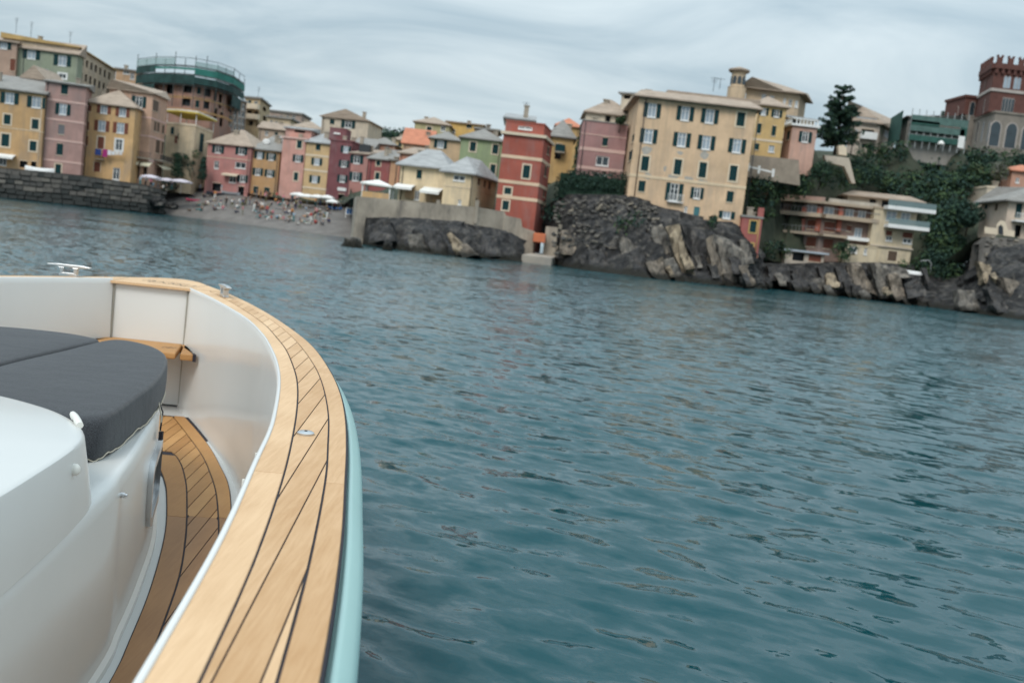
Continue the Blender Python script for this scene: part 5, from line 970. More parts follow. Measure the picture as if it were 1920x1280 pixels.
def curve_fn(pts):
    a = np.array(spline(pts, 12)); s_, q_ = a[:, 0], a[:, 1]
    fq = lambda s: float(np.interp(s, s_, q_))                          # q at s
    fs = lambda q: float(np.interp(-q, -q_, s_))                        # s at q (q falls as s grows)
    return fq, fs
qO, sO = curve_fn(OUT); qI, sI = curve_fn(INN); qLI, sLI = curve_fn(LIN); qLO, sLO = curve_fn(LOU)
def mir(q, m): return 2 * QC - q if m else q
def slab(mb, poly, z0, z1, m=False, bev=0.0015):
    p = [(s, mir(q, m)) for s, q in poly]
    c = np.mean(np.array(p), 0)
    top = []
    for a in p:
        d = np.array(a) - c; top.append(a)
    mb.hexa([BW(s, q, z0) for s, q in p][::(1 if not m else -1)], [BW(s, q, z1) for s, q in p][::(1 if not m else -1)])
def strip(f0, f1, s0, s1, g0, g1, n):
    """polygon between two curves q=f0(s) (inboard) and q=f1(s) (outboard)"""
    ss = np.linspace(s0, s1, n)
    return [(s, f0(s) + g0) for s in ss] + [(s, f1(s) - g1) for s in ss[::-1]]
def strip_mesh(mb, f0, f1, s0, s1, g0, g1, n, z0, z1, m=False):
    ss = np.linspace(s0, s1, n); rings = []
    for s in ss:
        a, b = mir(f0(s) + g0, m), mir(f1(s) - g1, m)
        e_ = 0.0018 * (1 if b > a else -1)
        rings.append([BW(s, a, z0), BW(s, a, z1 - .0018), BW(s, a + e_, z1), BW(s, b - e_, z1), BW(s, b, z1 - .0018), BW(s, b, z0)])
    mb.loft(rings, True, True)

# --- rail: black bed, margin planks, planks laid along the boat between the two caulk lines
GAP = 0.0027
for m in (False, True):
    s_end = 8.02
    mb = MB(); strip_mesh(mb, qI, qO, -1.5 if not m else 4.4, s_end, 0.0, 0.0, 120, ZG - .05, ZG - .0035, m)
    rail = mb.build('rail', CAULK, boat, label='black caulked bed of the teak rail')
    cuts_i = [-1.5, 2.53, 4.37, 6.3, 8.0]; cuts_o = [-1.5, 2.48, 4.31, 6.1, 8.0]
    if m: cuts_i = [4.4, 6.3, 8.0]; cuts_o = [4.4, 6.1, 8.0]
    for cu, f0, f1, ga, gb in ((cuts_i, qI, qLI, 0.0, GAP), (cuts_o, qLO, qO, GAP, 0.006)):
        for a, b in zip(cu[:-1], cu[1:]):
            mb = MB(); strip_mesh(mb, f0, f1, a + .0012, b - .0012, ga, gb, max(8, int((b - a) * 14)), ZG - .02, ZG, m)
            mb.build('plank', T_RAIL, rail)
    # laid planks
    qs = []; q = -0.125
    while q > -1.93: qs.append(q); q -= 0.0655
    for q1, q0 in zip(qs[:-1], qs[1:]):
        lo = []; hi = []
        for t in np.linspace(0, 1, 7):
            q = (q0 + GAP * .7) + t * ((q1 - GAP * .7) - (q0 + GAP * .7))
            a = sLI(q - GAP) + 0.0 if q < -0.236 else -1.5
            b = sLO(q + GAP) if q < -0.126 else -1.5
            if m: a = max(a, 4.4)
            a = max(-1.5, a); b = min(b, 7.98)
            if b - a > 0.02: lo.append((a, q)); hi.append((b, q))
        if len(lo) < 2: continue
        # inner line lies ahead of the outer one at equal q: the plank runs from the outer line (aft) to the inner one
        mb = MB(); slab(mb, lo + hi[::-1], ZG - .02, ZG, m)
        mb.build('plank', T_RAIL, rail)

# --- bow cap: the teak triangle ahead of the flat bow panel, with its faint dark script
bow_out = [(8.6, -1.96), (8.80, -2.06), (8.93, -2.17), (8.97, QC)]
bow_out = [tuple(p) for p in spline(bow_out, 6)]
tri = [(8.026, qI(8.026)), (8.026, qO(8.026) - .006), (8.3, qO(8.3) - .006)] + [(s, q - .006) for s, q in bow_out]
tri = tri + [(s, 2 * QC - q) for s, q in tri[::-1]]
mb = MB(); slab(mb, tri, ZG - .02, ZG); bow_cap = mb.build('bow_cap', T_RAIL, boat)
INK = mat('dark_inlay', (0.10, 0.075, 0.055), rough=0.7)
def stroke(pts, parent, name, w=0.009, z=ZG + .001):
    mb = MB(); pts = spline(pts, 6)
    rings = []
    for i, p in enumerate(pts):
        a, b = pts[max(0, i - 1)], pts[min(len(pts) - 1, i + 1)]; d = np.array(b) - np.array(a); d /= np.linalg.norm(d) + 1e-9
        n = np.array([-d[1], d[0]]) * w / 2
        rings.append([BW(p[0] + n[0], p[1] + n[1], z), BW(p[0] - n[0], p[1] - n[1], z), BW(p[0] - n[0], p[1] - n[1], z - .004), BW(p[0] + n[0], p[1] + n[1], z - .004)])
    mb.loft(rings, True, True); return mb.build(name, INK, parent)
s0 = 8.26
stroke([(s0 + .10, -2.42), (s0 + .19, -2.38), (s0 + .15, -2.33), (s0 + .05, -2.36), (s0 + .03, -2.30), (s0 + .14, -2.26)], bow_cap, 'script_stroke', .014)
stroke([(s0 + .14, -2.26), (s0 + .06, -2.24), (s0 + .03, -2.20), (s0 + .12, -2.18), (s0 + .03, -2.15), (s0 + .11, -2.12), (s0 + .02, -2.09), (s0 + .06, -2.05)], bow_cap, 'script_stroke', .013)
stroke([(s0 + .20, -2.40), (s0 + .23, -2.28), (s0 + .22, -2.16), (s0 + .17, -2.06)], bow_cap, 'script_stroke', .012)
stroke([(s0 - .02, -2.12), (s0 - .05, -2.05), (s0 + .0, -2.0), (s0 + .12, -1.99)], bow_cap, 'script_stroke', .013)
for m in (False, True): stroke([(8.06, mir(-1.965, m)), (8.25, mir(-1.958, m)), (8.45, mir(-1.945, m)), (8.58, mir(-1.935, m))], bow_cap, 'joint', .004, ZG + .0006)

# --- hull: mint bull-nose under the rail, topsides falling away to the water
prof = [(-.02, -.03), (.002, -.044), (.005, -.036), (.011, -.034), (.020, -.040), (.036, -.056), (.044, -.067), (.048, -.082), (.049, -.11), (.045, -.16), (.025, -.3), (-.06, -.9), (-.25, -1.6), (-.5, -2.1)]
half = [tuple(p) for p in spline(OUT, 5)][:-1] + bow_out
full = half + [(s, 2 * QC - q) for s, q in half[::-1][1:]]
A = np.array(full); D = np.gradient(A, axis=0)
for _ in range(3): D[1:-1] = (D[:-2] + D[1:-1] * 2 + D[2:]) / 4
D /= np.linalg.norm(D, axis=1)[:, None] + 1e-9
N = np.stack([-D[:, 1] * -1, D[:, 0] * 1], 1)                            # outboard normal
N = np.stack([-D[:, 1], D[:, 0]], 1)
mb = MB(); rings = []
for p, n in zip(A, N):
    rings.append([BW(p[0] + n[0] * o_, p[1] + n[1] * o_, ZG + z_) for o_, z_ in prof])
mb.loft(rings, False); hull = mb.build('hull', MINT, boat, smooth=True)

# --- bulwark: white inside, with rim, two seams and a flat bow panel
def bul(mb, s0, s1, m, n):
    rings = []; up = .012 if m else 0
    for s in np.linspace(s0, s1, n):
        q = qI(s)
        prof_ = [(.002, ZG - .03), (.002, ZG + .002 + up), (-.001, ZG + .005 + up), (-.008, ZG + .005 + up), (-.012, ZG + .001 + up), (-.013, ZG - .03), (-.015, ZG - .05), (-.018, ZG - .3), (-.022, -1.1), (-.026, -1.45), (-.028, ZD + .025), (-.034, ZD + .006), (-.04, ZD - .02)]
        rings.append([BW(s, mir(q + o_, m), z_) for o_, z_ in prof_])
    mb.loft(rings, False)
for m in (False, True):
    mb = MB(); bul(mb, -1.5 if not m else 1.0, 8.05, m, 140); bw_ = mb.build('bulwark', GEL, boat, smooth=True)
pa, pb = -1.93, 2 * QC + 1.93
mb = MB()
mb.hexa([BW(8.07, pa, ZD), BW(8.13, pa, ZD), BW(8.13, pb, ZD), BW(8.07, pb, ZD)], [BW(8.07, pa, ZG - .024), BW(8.11, pa, ZG - .024), BW(8.11, pb, ZG - .024), BW(8.07, pb, ZG - .024)])
mb.build('bow_panel', GEL, boat, bevel=.006)
for m in (False, True):
    q_ = qI(8.05) - .026; mb = MB(); mb.bar(BW(8.062, mir(q_, m), ZD), BW(8.062, mir(q_ + .004, m), ZG - .01), .014, .014); mb.build('seam', SEAM, boat)
# gate joint and latch in the bulwark
for s in (2.93, 2.62):
    mb = MB(); q = qI(s) - .047
    mb.hexa([BW(s, q, ZD + .1), BW(s + .008, q, ZD + .1), BW(s + .008, q + .03, ZD + .1), BW(s, q + .03, ZD + .1)], [BW(s, q + .012, ZG - .05), BW(s + .008, q + .012, ZG - .05), BW(s + .008, q + .03, ZG - .05), BW(s, q + .03, ZG - .05)])
    mb.build('gate_joint', PLASTIC, boat)
mb = MB(); q = qI(2.75) - .06
mb.hexa([BW(2.70, q, -.98), BW(2.80, q, -.98), BW(2.80, q + .05, -.98), BW(2.70, q + .05, -.98)], [BW(2.70, q + .01, -.86), BW(2.80, q + .01, -.86), BW(2.80, q + .05, -.86), BW(2.70, q + .05, -.86)])
mb.build('gate_latch', STEEL, boat, bevel=.01)

# --- step across the bow
mb = MB(); zs = -1.1
slab(mb, [(7.55, -2.02), (7.53, -1.90), (8.07, -1.985), (8.07, 2 * QC + 1.985), (7.53, 2 * QC + 1.90), (7.55, 2 * QC + 2.02)], zs - .05, zs); st = mb.build('step', T_DECK, boat, bevel=.012)
for m in (False, True):
    mb = MB(); slab(mb, [(7.53, -1.865), (7.54, qI(7.54) - .05), (8.0, qI(8.0) - .05), (8.03, -1.965)], zs - .05, zs, m); mb.build('step_end', T_DECK, boat, bevel=.012)
    mb = MB(); slab(mb, [(7.525, qI(7.54) - .065), (7.525, qI(7.54) - .04), (7.60, qI(7.6) - .04), (7.60, qI(7.6) - .065)], zs - .052, zs + .002, m); mb.build('step_cap', CAULK, boat)
for k, o_ in enumerate((0, .045)):
    stroke([(7.74, -2.06 + o_), (7.81, -2.045 + o_), (7.77, -2.03 + o_), (7.82, -2.01 + o_)], st, 'emblem_stroke', .007, zs + .001)

# --- deck: white waterway, black bed, margins and laid planks
TKO = [(-1.5, -.45), (1, -.45), (2.5, -.52), (3.5, -.62), (4.3, -.745), (5.38, -.965), (5.89, -1.09), (6.29, -1.225), (6.73, -1.385), (7.18, -1.575), (7.69, -1.805)]
DLO = [(-1.5, -.60), (1, -.60), (2.5, -.66), (3.5, -.755), (4.3, -.855), (4.71, -.925), (4.97, -.972), (5.63, -1.133), (6.12, -1.285), (6.53, -1.431), (7.07, -1.66), (7.44, -1.822), (7.62, -1.905)]
DLI = [(-1.5, -.80), (1, -.80), (2.5, -.815), (3.27, -.852), (3.65, -.90), (4.26, -.985), (4.74, -1.08), (5.12, -1.168), (5.64, -1.30), (5.91, -1.378), (6.19, -1.47), (6.41, -1.56), (6.50, -1.615)]
TKI = [(-1.5, -.905), (1, -.91), (2.5, -.935), (3.25, -.968), (3.62, -1.01), (4.17, -1.09), (4.89, -1.23), (5.52, -1.395), (5.82, -1.49), (6.1, -1.60), (6.3, -1.72), (6.42, -1.9)]
TKO = [(a, b - .035) for a, b in TKO]; TKI = [(a, b + .018) for a, b in TKI]
qKO, _ = curve_fn(TKO); qDO, sDO = curve_fn(DLO); qDI, sDI = curve_fn(DLI); qKI, sKI = curve_fn(TKI)
DG = .0042
mb = MB(); ss = np.linspace(-1.5, 8.1, 60); rings = [[BW(s, qI(s) + .0 if s < 8.05 else -1.9, ZD - .012), BW(s, 2 * QC - (qI(s) if s < 8.05 else -1.9), ZD - .012)] for s in ss]
mb.loft(rings, False); deck = mb.build('deck', GEL_M, boat, label='white waterway under the teak side deck')
for m in (False, True):
    mb = MB(); strip_mesh(mb, lambda s: qKI(s) - (.005 if s < 6.0 else (s - 6.0) * 1.2), qKO, -1.5, 7.664, 0, -.006, 90, ZD - .012, ZD - .004, m); mb.build('deck_bed', CAULK, deck)
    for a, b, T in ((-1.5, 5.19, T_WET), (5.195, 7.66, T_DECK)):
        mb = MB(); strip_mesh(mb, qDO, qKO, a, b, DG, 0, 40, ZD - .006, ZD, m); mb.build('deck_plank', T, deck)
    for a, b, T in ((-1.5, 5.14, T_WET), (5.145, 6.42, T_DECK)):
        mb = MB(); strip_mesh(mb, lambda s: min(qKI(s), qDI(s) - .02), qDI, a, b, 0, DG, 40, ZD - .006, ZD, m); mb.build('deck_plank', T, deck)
    q = -0.61; qs = []
    while q > -2.3: qs.append(q); q -= 0.0752
    for q1, q0 in zip(qs[:-1], qs[1:]):
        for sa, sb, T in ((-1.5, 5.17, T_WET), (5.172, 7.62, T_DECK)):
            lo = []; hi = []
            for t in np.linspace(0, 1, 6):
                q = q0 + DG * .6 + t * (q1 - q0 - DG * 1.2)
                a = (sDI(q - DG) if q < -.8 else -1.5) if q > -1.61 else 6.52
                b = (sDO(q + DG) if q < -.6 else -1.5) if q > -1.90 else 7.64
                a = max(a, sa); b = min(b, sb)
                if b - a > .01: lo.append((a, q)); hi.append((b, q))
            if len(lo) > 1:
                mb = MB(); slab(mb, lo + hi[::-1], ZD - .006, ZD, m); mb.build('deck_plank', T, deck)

# --- coachroof: white trunk with ledge; console moulding aft of it
FT = [(-1.5, -.94), (0, -.94), (2, -.955), (3.25, -1.005), (3.64, -1.05), (4.08, -1.115), (4.73, -1.235), (5.4, -1.42), (5.75, -1.555), (6.0, -1.72), (6.12, -1.95), (6.15, QC)]
ft = [tuple(p) for p in spline(FT, 8)]
full = ft + [(s, 2 * QC - q) for s, q in ft[::-1][1:]]
A = np.array(full); D = np.gradient(A, axis=0); D /= np.linalg.norm(D, axis=1)[:, None] + 1e-9; N = np.stack([-D[:, 1], D[:, 0]], 1)
mb = MB(); rings = []
tp = [(.018, ZD - .012), (.016, ZD + .010), (.0, ZD + .022), (-.004, ZD + .2), (-.010, ZT - .06), (-.014, ZT - .02), (-.024, ZT - .006), (-.04, ZT), (-.10, ZT + .004), (-.25, ZT + .008)]
for p, n in zip(A, N): rings.append([BW(p[0] + n[0] * o_, p[1] + n[1] * o_, z_) for o_, z_ in tp])
mb.loft(rings, False); trunk = mb.build('coachroof', GEL_C, boat, smooth=True, auto=38)
mb = MB(); mb.prism([BW(p[0] - n[0] * .22, p[1] - n[1] * .22, 0) for p, n in zip(A, N)], CAM_H + ZT - .03, CAM_H + ZT + .006); mb.build('coachroof_top', GEL_C, boat)
# console moulding
CT = [(-1.5, -.995), (0, -.985), (1.5, -.985), (2.3, -.985), (2.62, -.99), (2.9, -1.002), (3.08, -1.03), (3.24, -1.10), (3.38, -1.21), (3.48, -1.33), (3.58, -1.50), (3.66, -1.75), (3.70, QC)]
CB = [(-1.5, -.955), (0, -.955), (1.5, -.957), (2.3, -.975), (2.62, -.985), (2.95, -1.003), (3.20, -1.03), (3.33, -1.10), (3.44, -1.21), (3.53, -1.33), (3.62, -1.50), (3.69, -1.75), (3.72, QC)]
ct = np.array(spline(CT, 8)); cb_ = np.array(spline(CB, 8))
ct = np.concatenate([ct, np.stack([ct[::-1][1:, 0], 2 * QC - ct[::-1][1:, 1]], 1)]); cb_ = np.concatenate([cb_, np.stack([cb_[::-1][1:, 0], 2 * QC - cb_[::-1][1:, 1]], 1)])
mb = MB(); rings = []; cc = np.array([1.4, QC])
ZC = -.735
for a, b in zip(ct, cb_):
    d = cc - a; d = d / np.linalg.norm(d)
    P_ = lambda xy, z: BW(xy[0], xy[1], z)
    rings.append([P_(b, ZT - .02), P_(b * .7 + a * .3, ZT + .06), P_(b * .06 + a * .94, ZC - .014), P_(a + d * .003, ZC - .004), P_(a + d * .012, ZC + .001), P_(a + d * .03, ZC + .003), P_(a + d * .3, ZC + .03), P_(a + d * .7, ZC + .05)])
mb.loft(rings, False); console = mb.build('console', GEL_C, boat, smooth=True, auto=38)
mb = MB(); mb.prism([BW(*(a + (cc - a) / np.linalg.norm(cc - a) * .65), 0) for a in ct], CAM_H + ZC - .02, CAM_H + ZC + .046); mb.build('console_top', GEL_C, boat)

# --- sun pad cushions in charcoal cloth
m, t, b = _base('charcoal_cloth'); L = t.links.new
g = t.nodes.new('ShaderNodeTexCoord'); n = t.nodes.new('ShaderNodeTexNoise'); n.inputs['Scale'].default_value = 240; n.inputs['Detail'].default_value = 3; L(g.outputs['Object'], n.inputs['Vector'])
n2 = t.nodes.new('ShaderNodeTexNoise'); n2.inputs['Scale'].default_value = 4; n2.inputs['Detail'].default_value = 4; L(g.outputs['Object'], n2.inputs['Vector'])
r = t.nodes.new('ShaderNodeValToRGB'); L(n.outputs['Fac'], r.inputs[0]); r.color_ramp.elements[0].position = .36; r.color_ramp.elements[1].position = .66
r.color_ramp.elements[0].color = (.025, .027, .031, 1); r.color_ramp.elements[1].color = (.064, .068, .075, 1)
L(r.outputs[0], b.inputs['Base Color']); b.inputs['Roughness'].default_value = .95; b.inputs['Specular IOR Level'].default_value = .15; b.inputs['Sheen Weight'].default_value = .15
bp = t.nodes.new('ShaderNodeBump'); bp.inputs['Strength'].default_value = .35; bp.inputs['Distance'].default_value = .03; L(n2.outputs['Fac'], bp.inputs['Height'])
bp2 = t.nodes.new('ShaderNodeBump'); bp2.inputs['Strength'].default_value = .4; bp2.inputs['Distance'].default_value = .001; L(n.outputs['Fac'], bp2.inputs['Height']); L(bp.outputs[0], bp2.inputs['Normal']); L(bp2.outputs[0], b.inputs['Normal'])
CLOTH = m; MATS['cloth'] = m
HEM = mat('beige_hem', (.56, .50, .40), rough=.8)
def cushion(pts, wavy, label):
    o = np.array([tuple(p) for p in spline(pts + [pts[0]], 9)][:-1]); c = o.mean(0)
    mb = MB(); rings = []
    for sc, z, w in ((.985, ZT + .012, 1), (1.0, ZT + .03, .6), (1.004, -.90, .15), (1.0, -.842, 0), (.992, -.818, 0), (.975, -.806, 0), (.93, -.801, 0), (.6, -.797, 0), (.25, -.797, 0)):
        ring = []
        for i, p in enumerate(o):
            wv = wavy * w * (.007 * math.sin(i * .6) + .004 * math.sin(i * 1.7 + 1))
            q_ = c + (p - c) * sc
            ring.append(BW(q_[0], q_[1] + wv * .3, z + max(wv, -.008)))
        rings.append(ring)
    mb.loft(rings, True, True); cu = mb.build('cushion', CLOTH, boat, smooth=True, label=label)
    if wavy:
        mb = MB(); mb.tube([p + Vector((.003, 0, .001)) for p in rings[0]] + [rings[0][0]], .003, 5); mb.build('hem', HEM, cu, smooth=True)
    return cu
cushion([(3.62, -1.88), (3.66, -1.5), (3.62, -1.3), (3.64, -1.19), (3.8, -1.165), (4.2, -1.19), (4.5, -1.215), (4.9, -1.28), (5.25, -1.36), (5.5, -1.45), (5.7, -1.57), (5.82, -1.70), (5.84, -1.80), (5.70, -1.845), (5.2, -1.875), (4.5, -1.92)], 1, 'charcoal cushion nearest the side deck')
cushion([(3.64, -1.93), (4.5, -1.935), (5.2, -1.892), (5.68, -1.86), (5.80, -1.93), (5.88, -2.08), (5.90, QC), (5.88, 2 * QC + 2.08), (5.80, 2 * QC + 1.93), (5.68, 2 * QC + 1.86), (5.2, 2 * QC + 1.892), (4.5, 2 * QC + 1.935), (3.64, 2 * QC + 1.93), (3.68, QC)], 0, 'charcoal middle cushion')

# --- fittings
def cleat(loc, yaw, lab, w=.165):
    mb = MB(); c, s_ = math.cos(yaw), math.sin(yaw)
    def X(u, v, z): return Vector((loc.x + u * c - v * s_, loc.y + u * s_ + v * c, loc.z + z * .82))
    outl = [(-w, .092), (-w, .100), (-.09, .108), (.09, .108), (w, .100), (w, .092), (.085, .082), (.066, .066), (.062, .0), (-.062, .0), (-.066, .066), (-.085, .082)]
    hole = [(-.035, .032), (.035, .032), (.044, .045), (.044, .068), (.034, .080), (-.034, .080), (-.044, .068), (-.044, .045)]
    # horn bar, two feet, base: one casting with an eye between the feet
    for v0, v1, poly in ((-.018, .018, [(-w, .092), (-w, .100), (-.09, .108), (.09, .108), (w, .100), (w, .092), (.085, .080), (-.085, .080)]),
                         (-.02, .02, [(.036, .0), (.064, .0), (.066, .066), (.082, .081), (.028, .081), (.040, .066)]), (-.02, .02, [(-.064, .0), (-.036, .0), (-.040, .066), (-.028, .081), (-.082, .081), (-.066, .066)]),
                         (-.021, .021, [(-.07, -.004), (.07, -.004), (.07, .012), (.045, .03), (-.045, .03), (-.07, .012)])):
        n = len(poly); mb.add([X(u, v0, z) for u, z in poly] + [X(u, v1, z) for u, z in poly], [list(range(n)), list(range(n, 2 * n))[::-1]] + [[(i + 1) % n, i, n + i, n + (i + 1) % n] for i in range(n)])
    return mb.build('cleat', STEEL, boat, bevel=.004, label=lab)
p = BW(7.66, 2 * QC + qI(7.66) * -1 - .11, ZG)
cleat(Vector((flat(118, 518, CAM_H + ZG).x, flat(118, 518, CAM_H + ZG).y + .1, CAM_H + ZG)), R(2), 'polished cleat on the far rail')
p = flat(420, 556, CAM_H + ZG); cleat(Vector((p.x, p.y, CAM_H + ZG)), R(118), 'polished cleat on the near rail')
p = flat(573, 814, CAM_H + ZG)
mb = MB(); n = 20
mb.loft([[p + Vector((math.cos(a) * r_, math.sin(a) * r_, z_)) for a in np.linspace(0, 2 * math.pi, n, endpoint=False)] for r_, z_ in ((.026, .0), (.026, .006), (.020, .010), (.006, .011))], True, True)
cap = mb.build('filler_cap', STEEL, boat, smooth=True, auto=40)
mb = MB(); mb.box(p.x - .004, p.x + .004, p.y - .004, p.y + .004, p.z + .009, p.z + .0125); mb.build('key_slot', CAULK, cap)
# hinge, button, snap and cords on the coachroof
a = BW(3.33, -1.155, ZC + .012); b_ = BW(3.20, -1.085, ZC + .006)
mb = MB(); mb.tube([a, a.lerp(b_, .25), a.lerp(b_, .5) + Vector((0, 0, .004)), a.lerp(b_, .75), b_], [.010, .013, .011, .013, .011], 8); mb.build('hinge', PLASTIC, boat, smooth=True, auto=50)
c = BW(2.93, -1.0, -.80)
mb = MB(); mb.loft([[c + _qx * x_ + _fx * (math.cos(t_) * r_) + Vector((0, 0, math.sin(t_) * r_ * 1.3)) for t_ in np.linspace(0, 2 * math.pi, 12, endpoint=False)] for x_, r_ in ((-.03, .014), (.006, .014), (.014, .009), (.015, .002))], True, True); mb.build('button', PLASTIC, boat, smooth=True)
c = BW(3.55, -1.035, ZT - .075)
mb = MB(); mb.loft([[c + _qx * x_ + _fx * (math.cos(t_) * r_) + Vector((0, 0, math.sin(t_) * r_)) for t_ in np.linspace(0, 2 * math.pi, 10, endpoint=False)] for x_, r_ in ((-.02, .010), (.004, .010), (.004, .006), (.012, .006))], True, True); mb.build('snap_stud', STEEL, boat)
mb = MB(); mb.tube([BW(4.74, -1.285, -.9), BW(4.72, -1.25, -.93), BW(4.66, -1.215, -.985), BW(4.64, -1.212, -1.06)], .004, 6); mb.build('lashing_cord', HEM, boat, smooth=True)
mb = MB(); mb.tube([BW(4.80, -1.29, -.9), BW(4.70, -1.222, -.97), BW(4.63, -1.208, -1.03), BW(4.66, -1.215, -1.07)], .0035, 6); mb.build('lashing_cord', CAULK, boat, smooth=True)
c = BW(4.645, -1.208, -1.07)
mb = MB(); mb.box(c.x - .008, c.x + .008, c.y - .01, c.y + .01, c.z - .02, c.z + .02); mb.build('cord_hook', CAULK, boat)
# portlight in the trunk side
def on_trunk(s, z, o_):
    q = float(np.interp(s, np.array(ft)[:, 0], np.array(ft)[:, 1])); return BW(s, q - .006 + o_, z)
def rr_(s0, s1, z0, z1, r_, n=5):
    out = []
    for cs, cz, a0 in ((s1 - r_, z1 - r_, 0), (s0 + r_, z1 - r_, 90), (s0 + r_, z0 + r_, 180), (s1 - r_, z0 + r_, 270)):
        for k in range(n + 1): t_ = R(a0 + 90 * k / n); out.append((cs + math.cos(t_) * r_, cz + math.sin(t_) * r_))
    return out
o1 = rr_(4.30, 4.88, -1.42, -1.12, .09); o2 = rr_(4.335, 4.845, -1.385, -1.155, .06)
mb = MB(); mb.loft([[on_trunk(s, z, -.01) for s, z in o1], [on_trunk(s, z, .022) for s, z in o1], [on_trunk(s, z, .022) for s, z in o2], [on_trunk(s, z, .004) for s, z in o2]], True); pl = mb.build('portlight', STEEL, boat, smooth=True, auto=40)
mb = MB(); mb.add([on_trunk(s, z, .008) for s, z in o2], [list(range(len(o2)))]); mb.build('pane', mat('dark_pane', (.015, .03, .045), rough=.05, spec=.6), pl)
# ------------------------------------------------------------------ vegetation
LEAF = []
for i, c in enumerate([(.022, .048, .032), (.038, .072, .036), (.062, .100, .042), (.085, .105, .052), (.14, .14, .12), (.030, .062, .052)]):
    LEAF.append(mat('leaf_%d' % i, c, rough=.8, var=.4, scale=1.5, spec=.2))
def leaves(mb, c, rad, n, size, rs, shell=.55, mats=(0, 1), bias=0):
    for _ in range(n):
        while True:
            p = Vector((rs.uniform(-1, 1), rs.uniform(-1, 1), rs.uniform(-1, 1))); l = p.length
            if .05 < l < 1: break
        p = p / l * (shell + (1 - shell) * rs.random() ** .6)
        q = Vector((p.x * rad[0], p.y * rad[1], p.z * rad[2])) + c
        nrm = (p + Vector((rs.gauss(0, .5), rs.gauss(0, .5), rs.gauss(0, .5) + .3))).normalized()
        u = nrm.orthogonal().normalized(); v = nrm.cross(u); a = rs.random() * 6.28; u, v = u * math.cos(a) + v * math.sin(a), v * math.cos(a) - u * math.sin(a); s_ = size * rs.uniform(.55, 1.25)
        mb.cur = mats[rs.randrange(len(mats))] if rs.random() > bias else mats[0]
        mb.add([q - u * s_ * .5, q + v * s_ * .3 + nrm * s_ * .1, q + u * s_ * .5, q - v * s_ * .3 - nrm * s_ * .06], [[0, 1, 2, 3]])
    mb.cur = 0
rs = random.Random(21)
# headland scrub: one unbroken mass of evergreen shrubs
mb = MB()
for i in range(520):
    px = rs.uniform(1590, 1862); py = rs.uniform(284, 528)
    if px < 1640 and py > 335: continue
    if px < 1745 and py > 345 + (px - 1640) * .35: continue
    if px > 1815 and py > 345 and py < 460: continue
    if px > 1828 and py > 440: continue
    if abs(py - (300 + (px - 1640) * .12)) < 6 and rs.random() < .8 and px > 1660 and px < 1800: continue
    y = float(np.interp(py, [286, 330, 400, 520], [171, 158, 148, 141])) - (2 if px > 1740 else 0)
    p = at(px, py, y); r_ = rs.uniform(1.0, 2.1); leaves(mb, p, (r_, r_, r_ * .8), 75, .55, rs, .5, rs.choice([(0, 1), (0, 0, 1), (0, 5), (1, 2), (0, 5, 1)]))
sh_ = mb.build('hillside_shrubbery', LEAF, None); tag(sh_, None, None, None, 'stuff')
mb = MB()
for (x0, x1, y0, y1, Y0, n) in ((1396, 1450, 335, 405, 137, 46), (1450, 1510, 335, 365, 140, 30), (1725, 1770, 480, 528, 138, 24), (1600, 1660, 318, 345, 152, 30), (1490, 1600, 318, 350, 149, 30), (1605, 1700, 272, 300, 160, 30), (1440, 1475, 455, 480, 137, 8), (1690, 1735, 490, 510, 137, 8), (1560, 1600, 465, 480, 138, 6), (1330, 1345, 408, 420, 122, 4), (1150, 1200, 405, 450, 118, 10), (1020, 1050, 380, 470, 127, 14), (320, 372, 285, 335, 193, 16), (1800, 1935, 282, 335, 172, 60), (1690, 1830, 290, 318, 168, 40), (1590, 1640, 300, 336, 156, 20), (1850, 1900, 300, 345, 158, 20)):
    for i in range(n):
        p = at(rs.uniform(x0, x1), rs.uniform(y0, y1), Y0 + rs.uniform(-1, 1)); r_ = rs.uniform(.5, 1.2); leaves(mb, p, (r_, r_, r_), 45, .4, rs, .4, rs.choice([(0, 1), (0, 5), (1, 2)]))
tag(mb.build('creeper_vegetation', LEAF, None), None, None, None, 'stuff')
BARK = mat('bark', (.06, .045, .035), rough=.95, var=.3, scale=3, bump=.5, bscale=8)
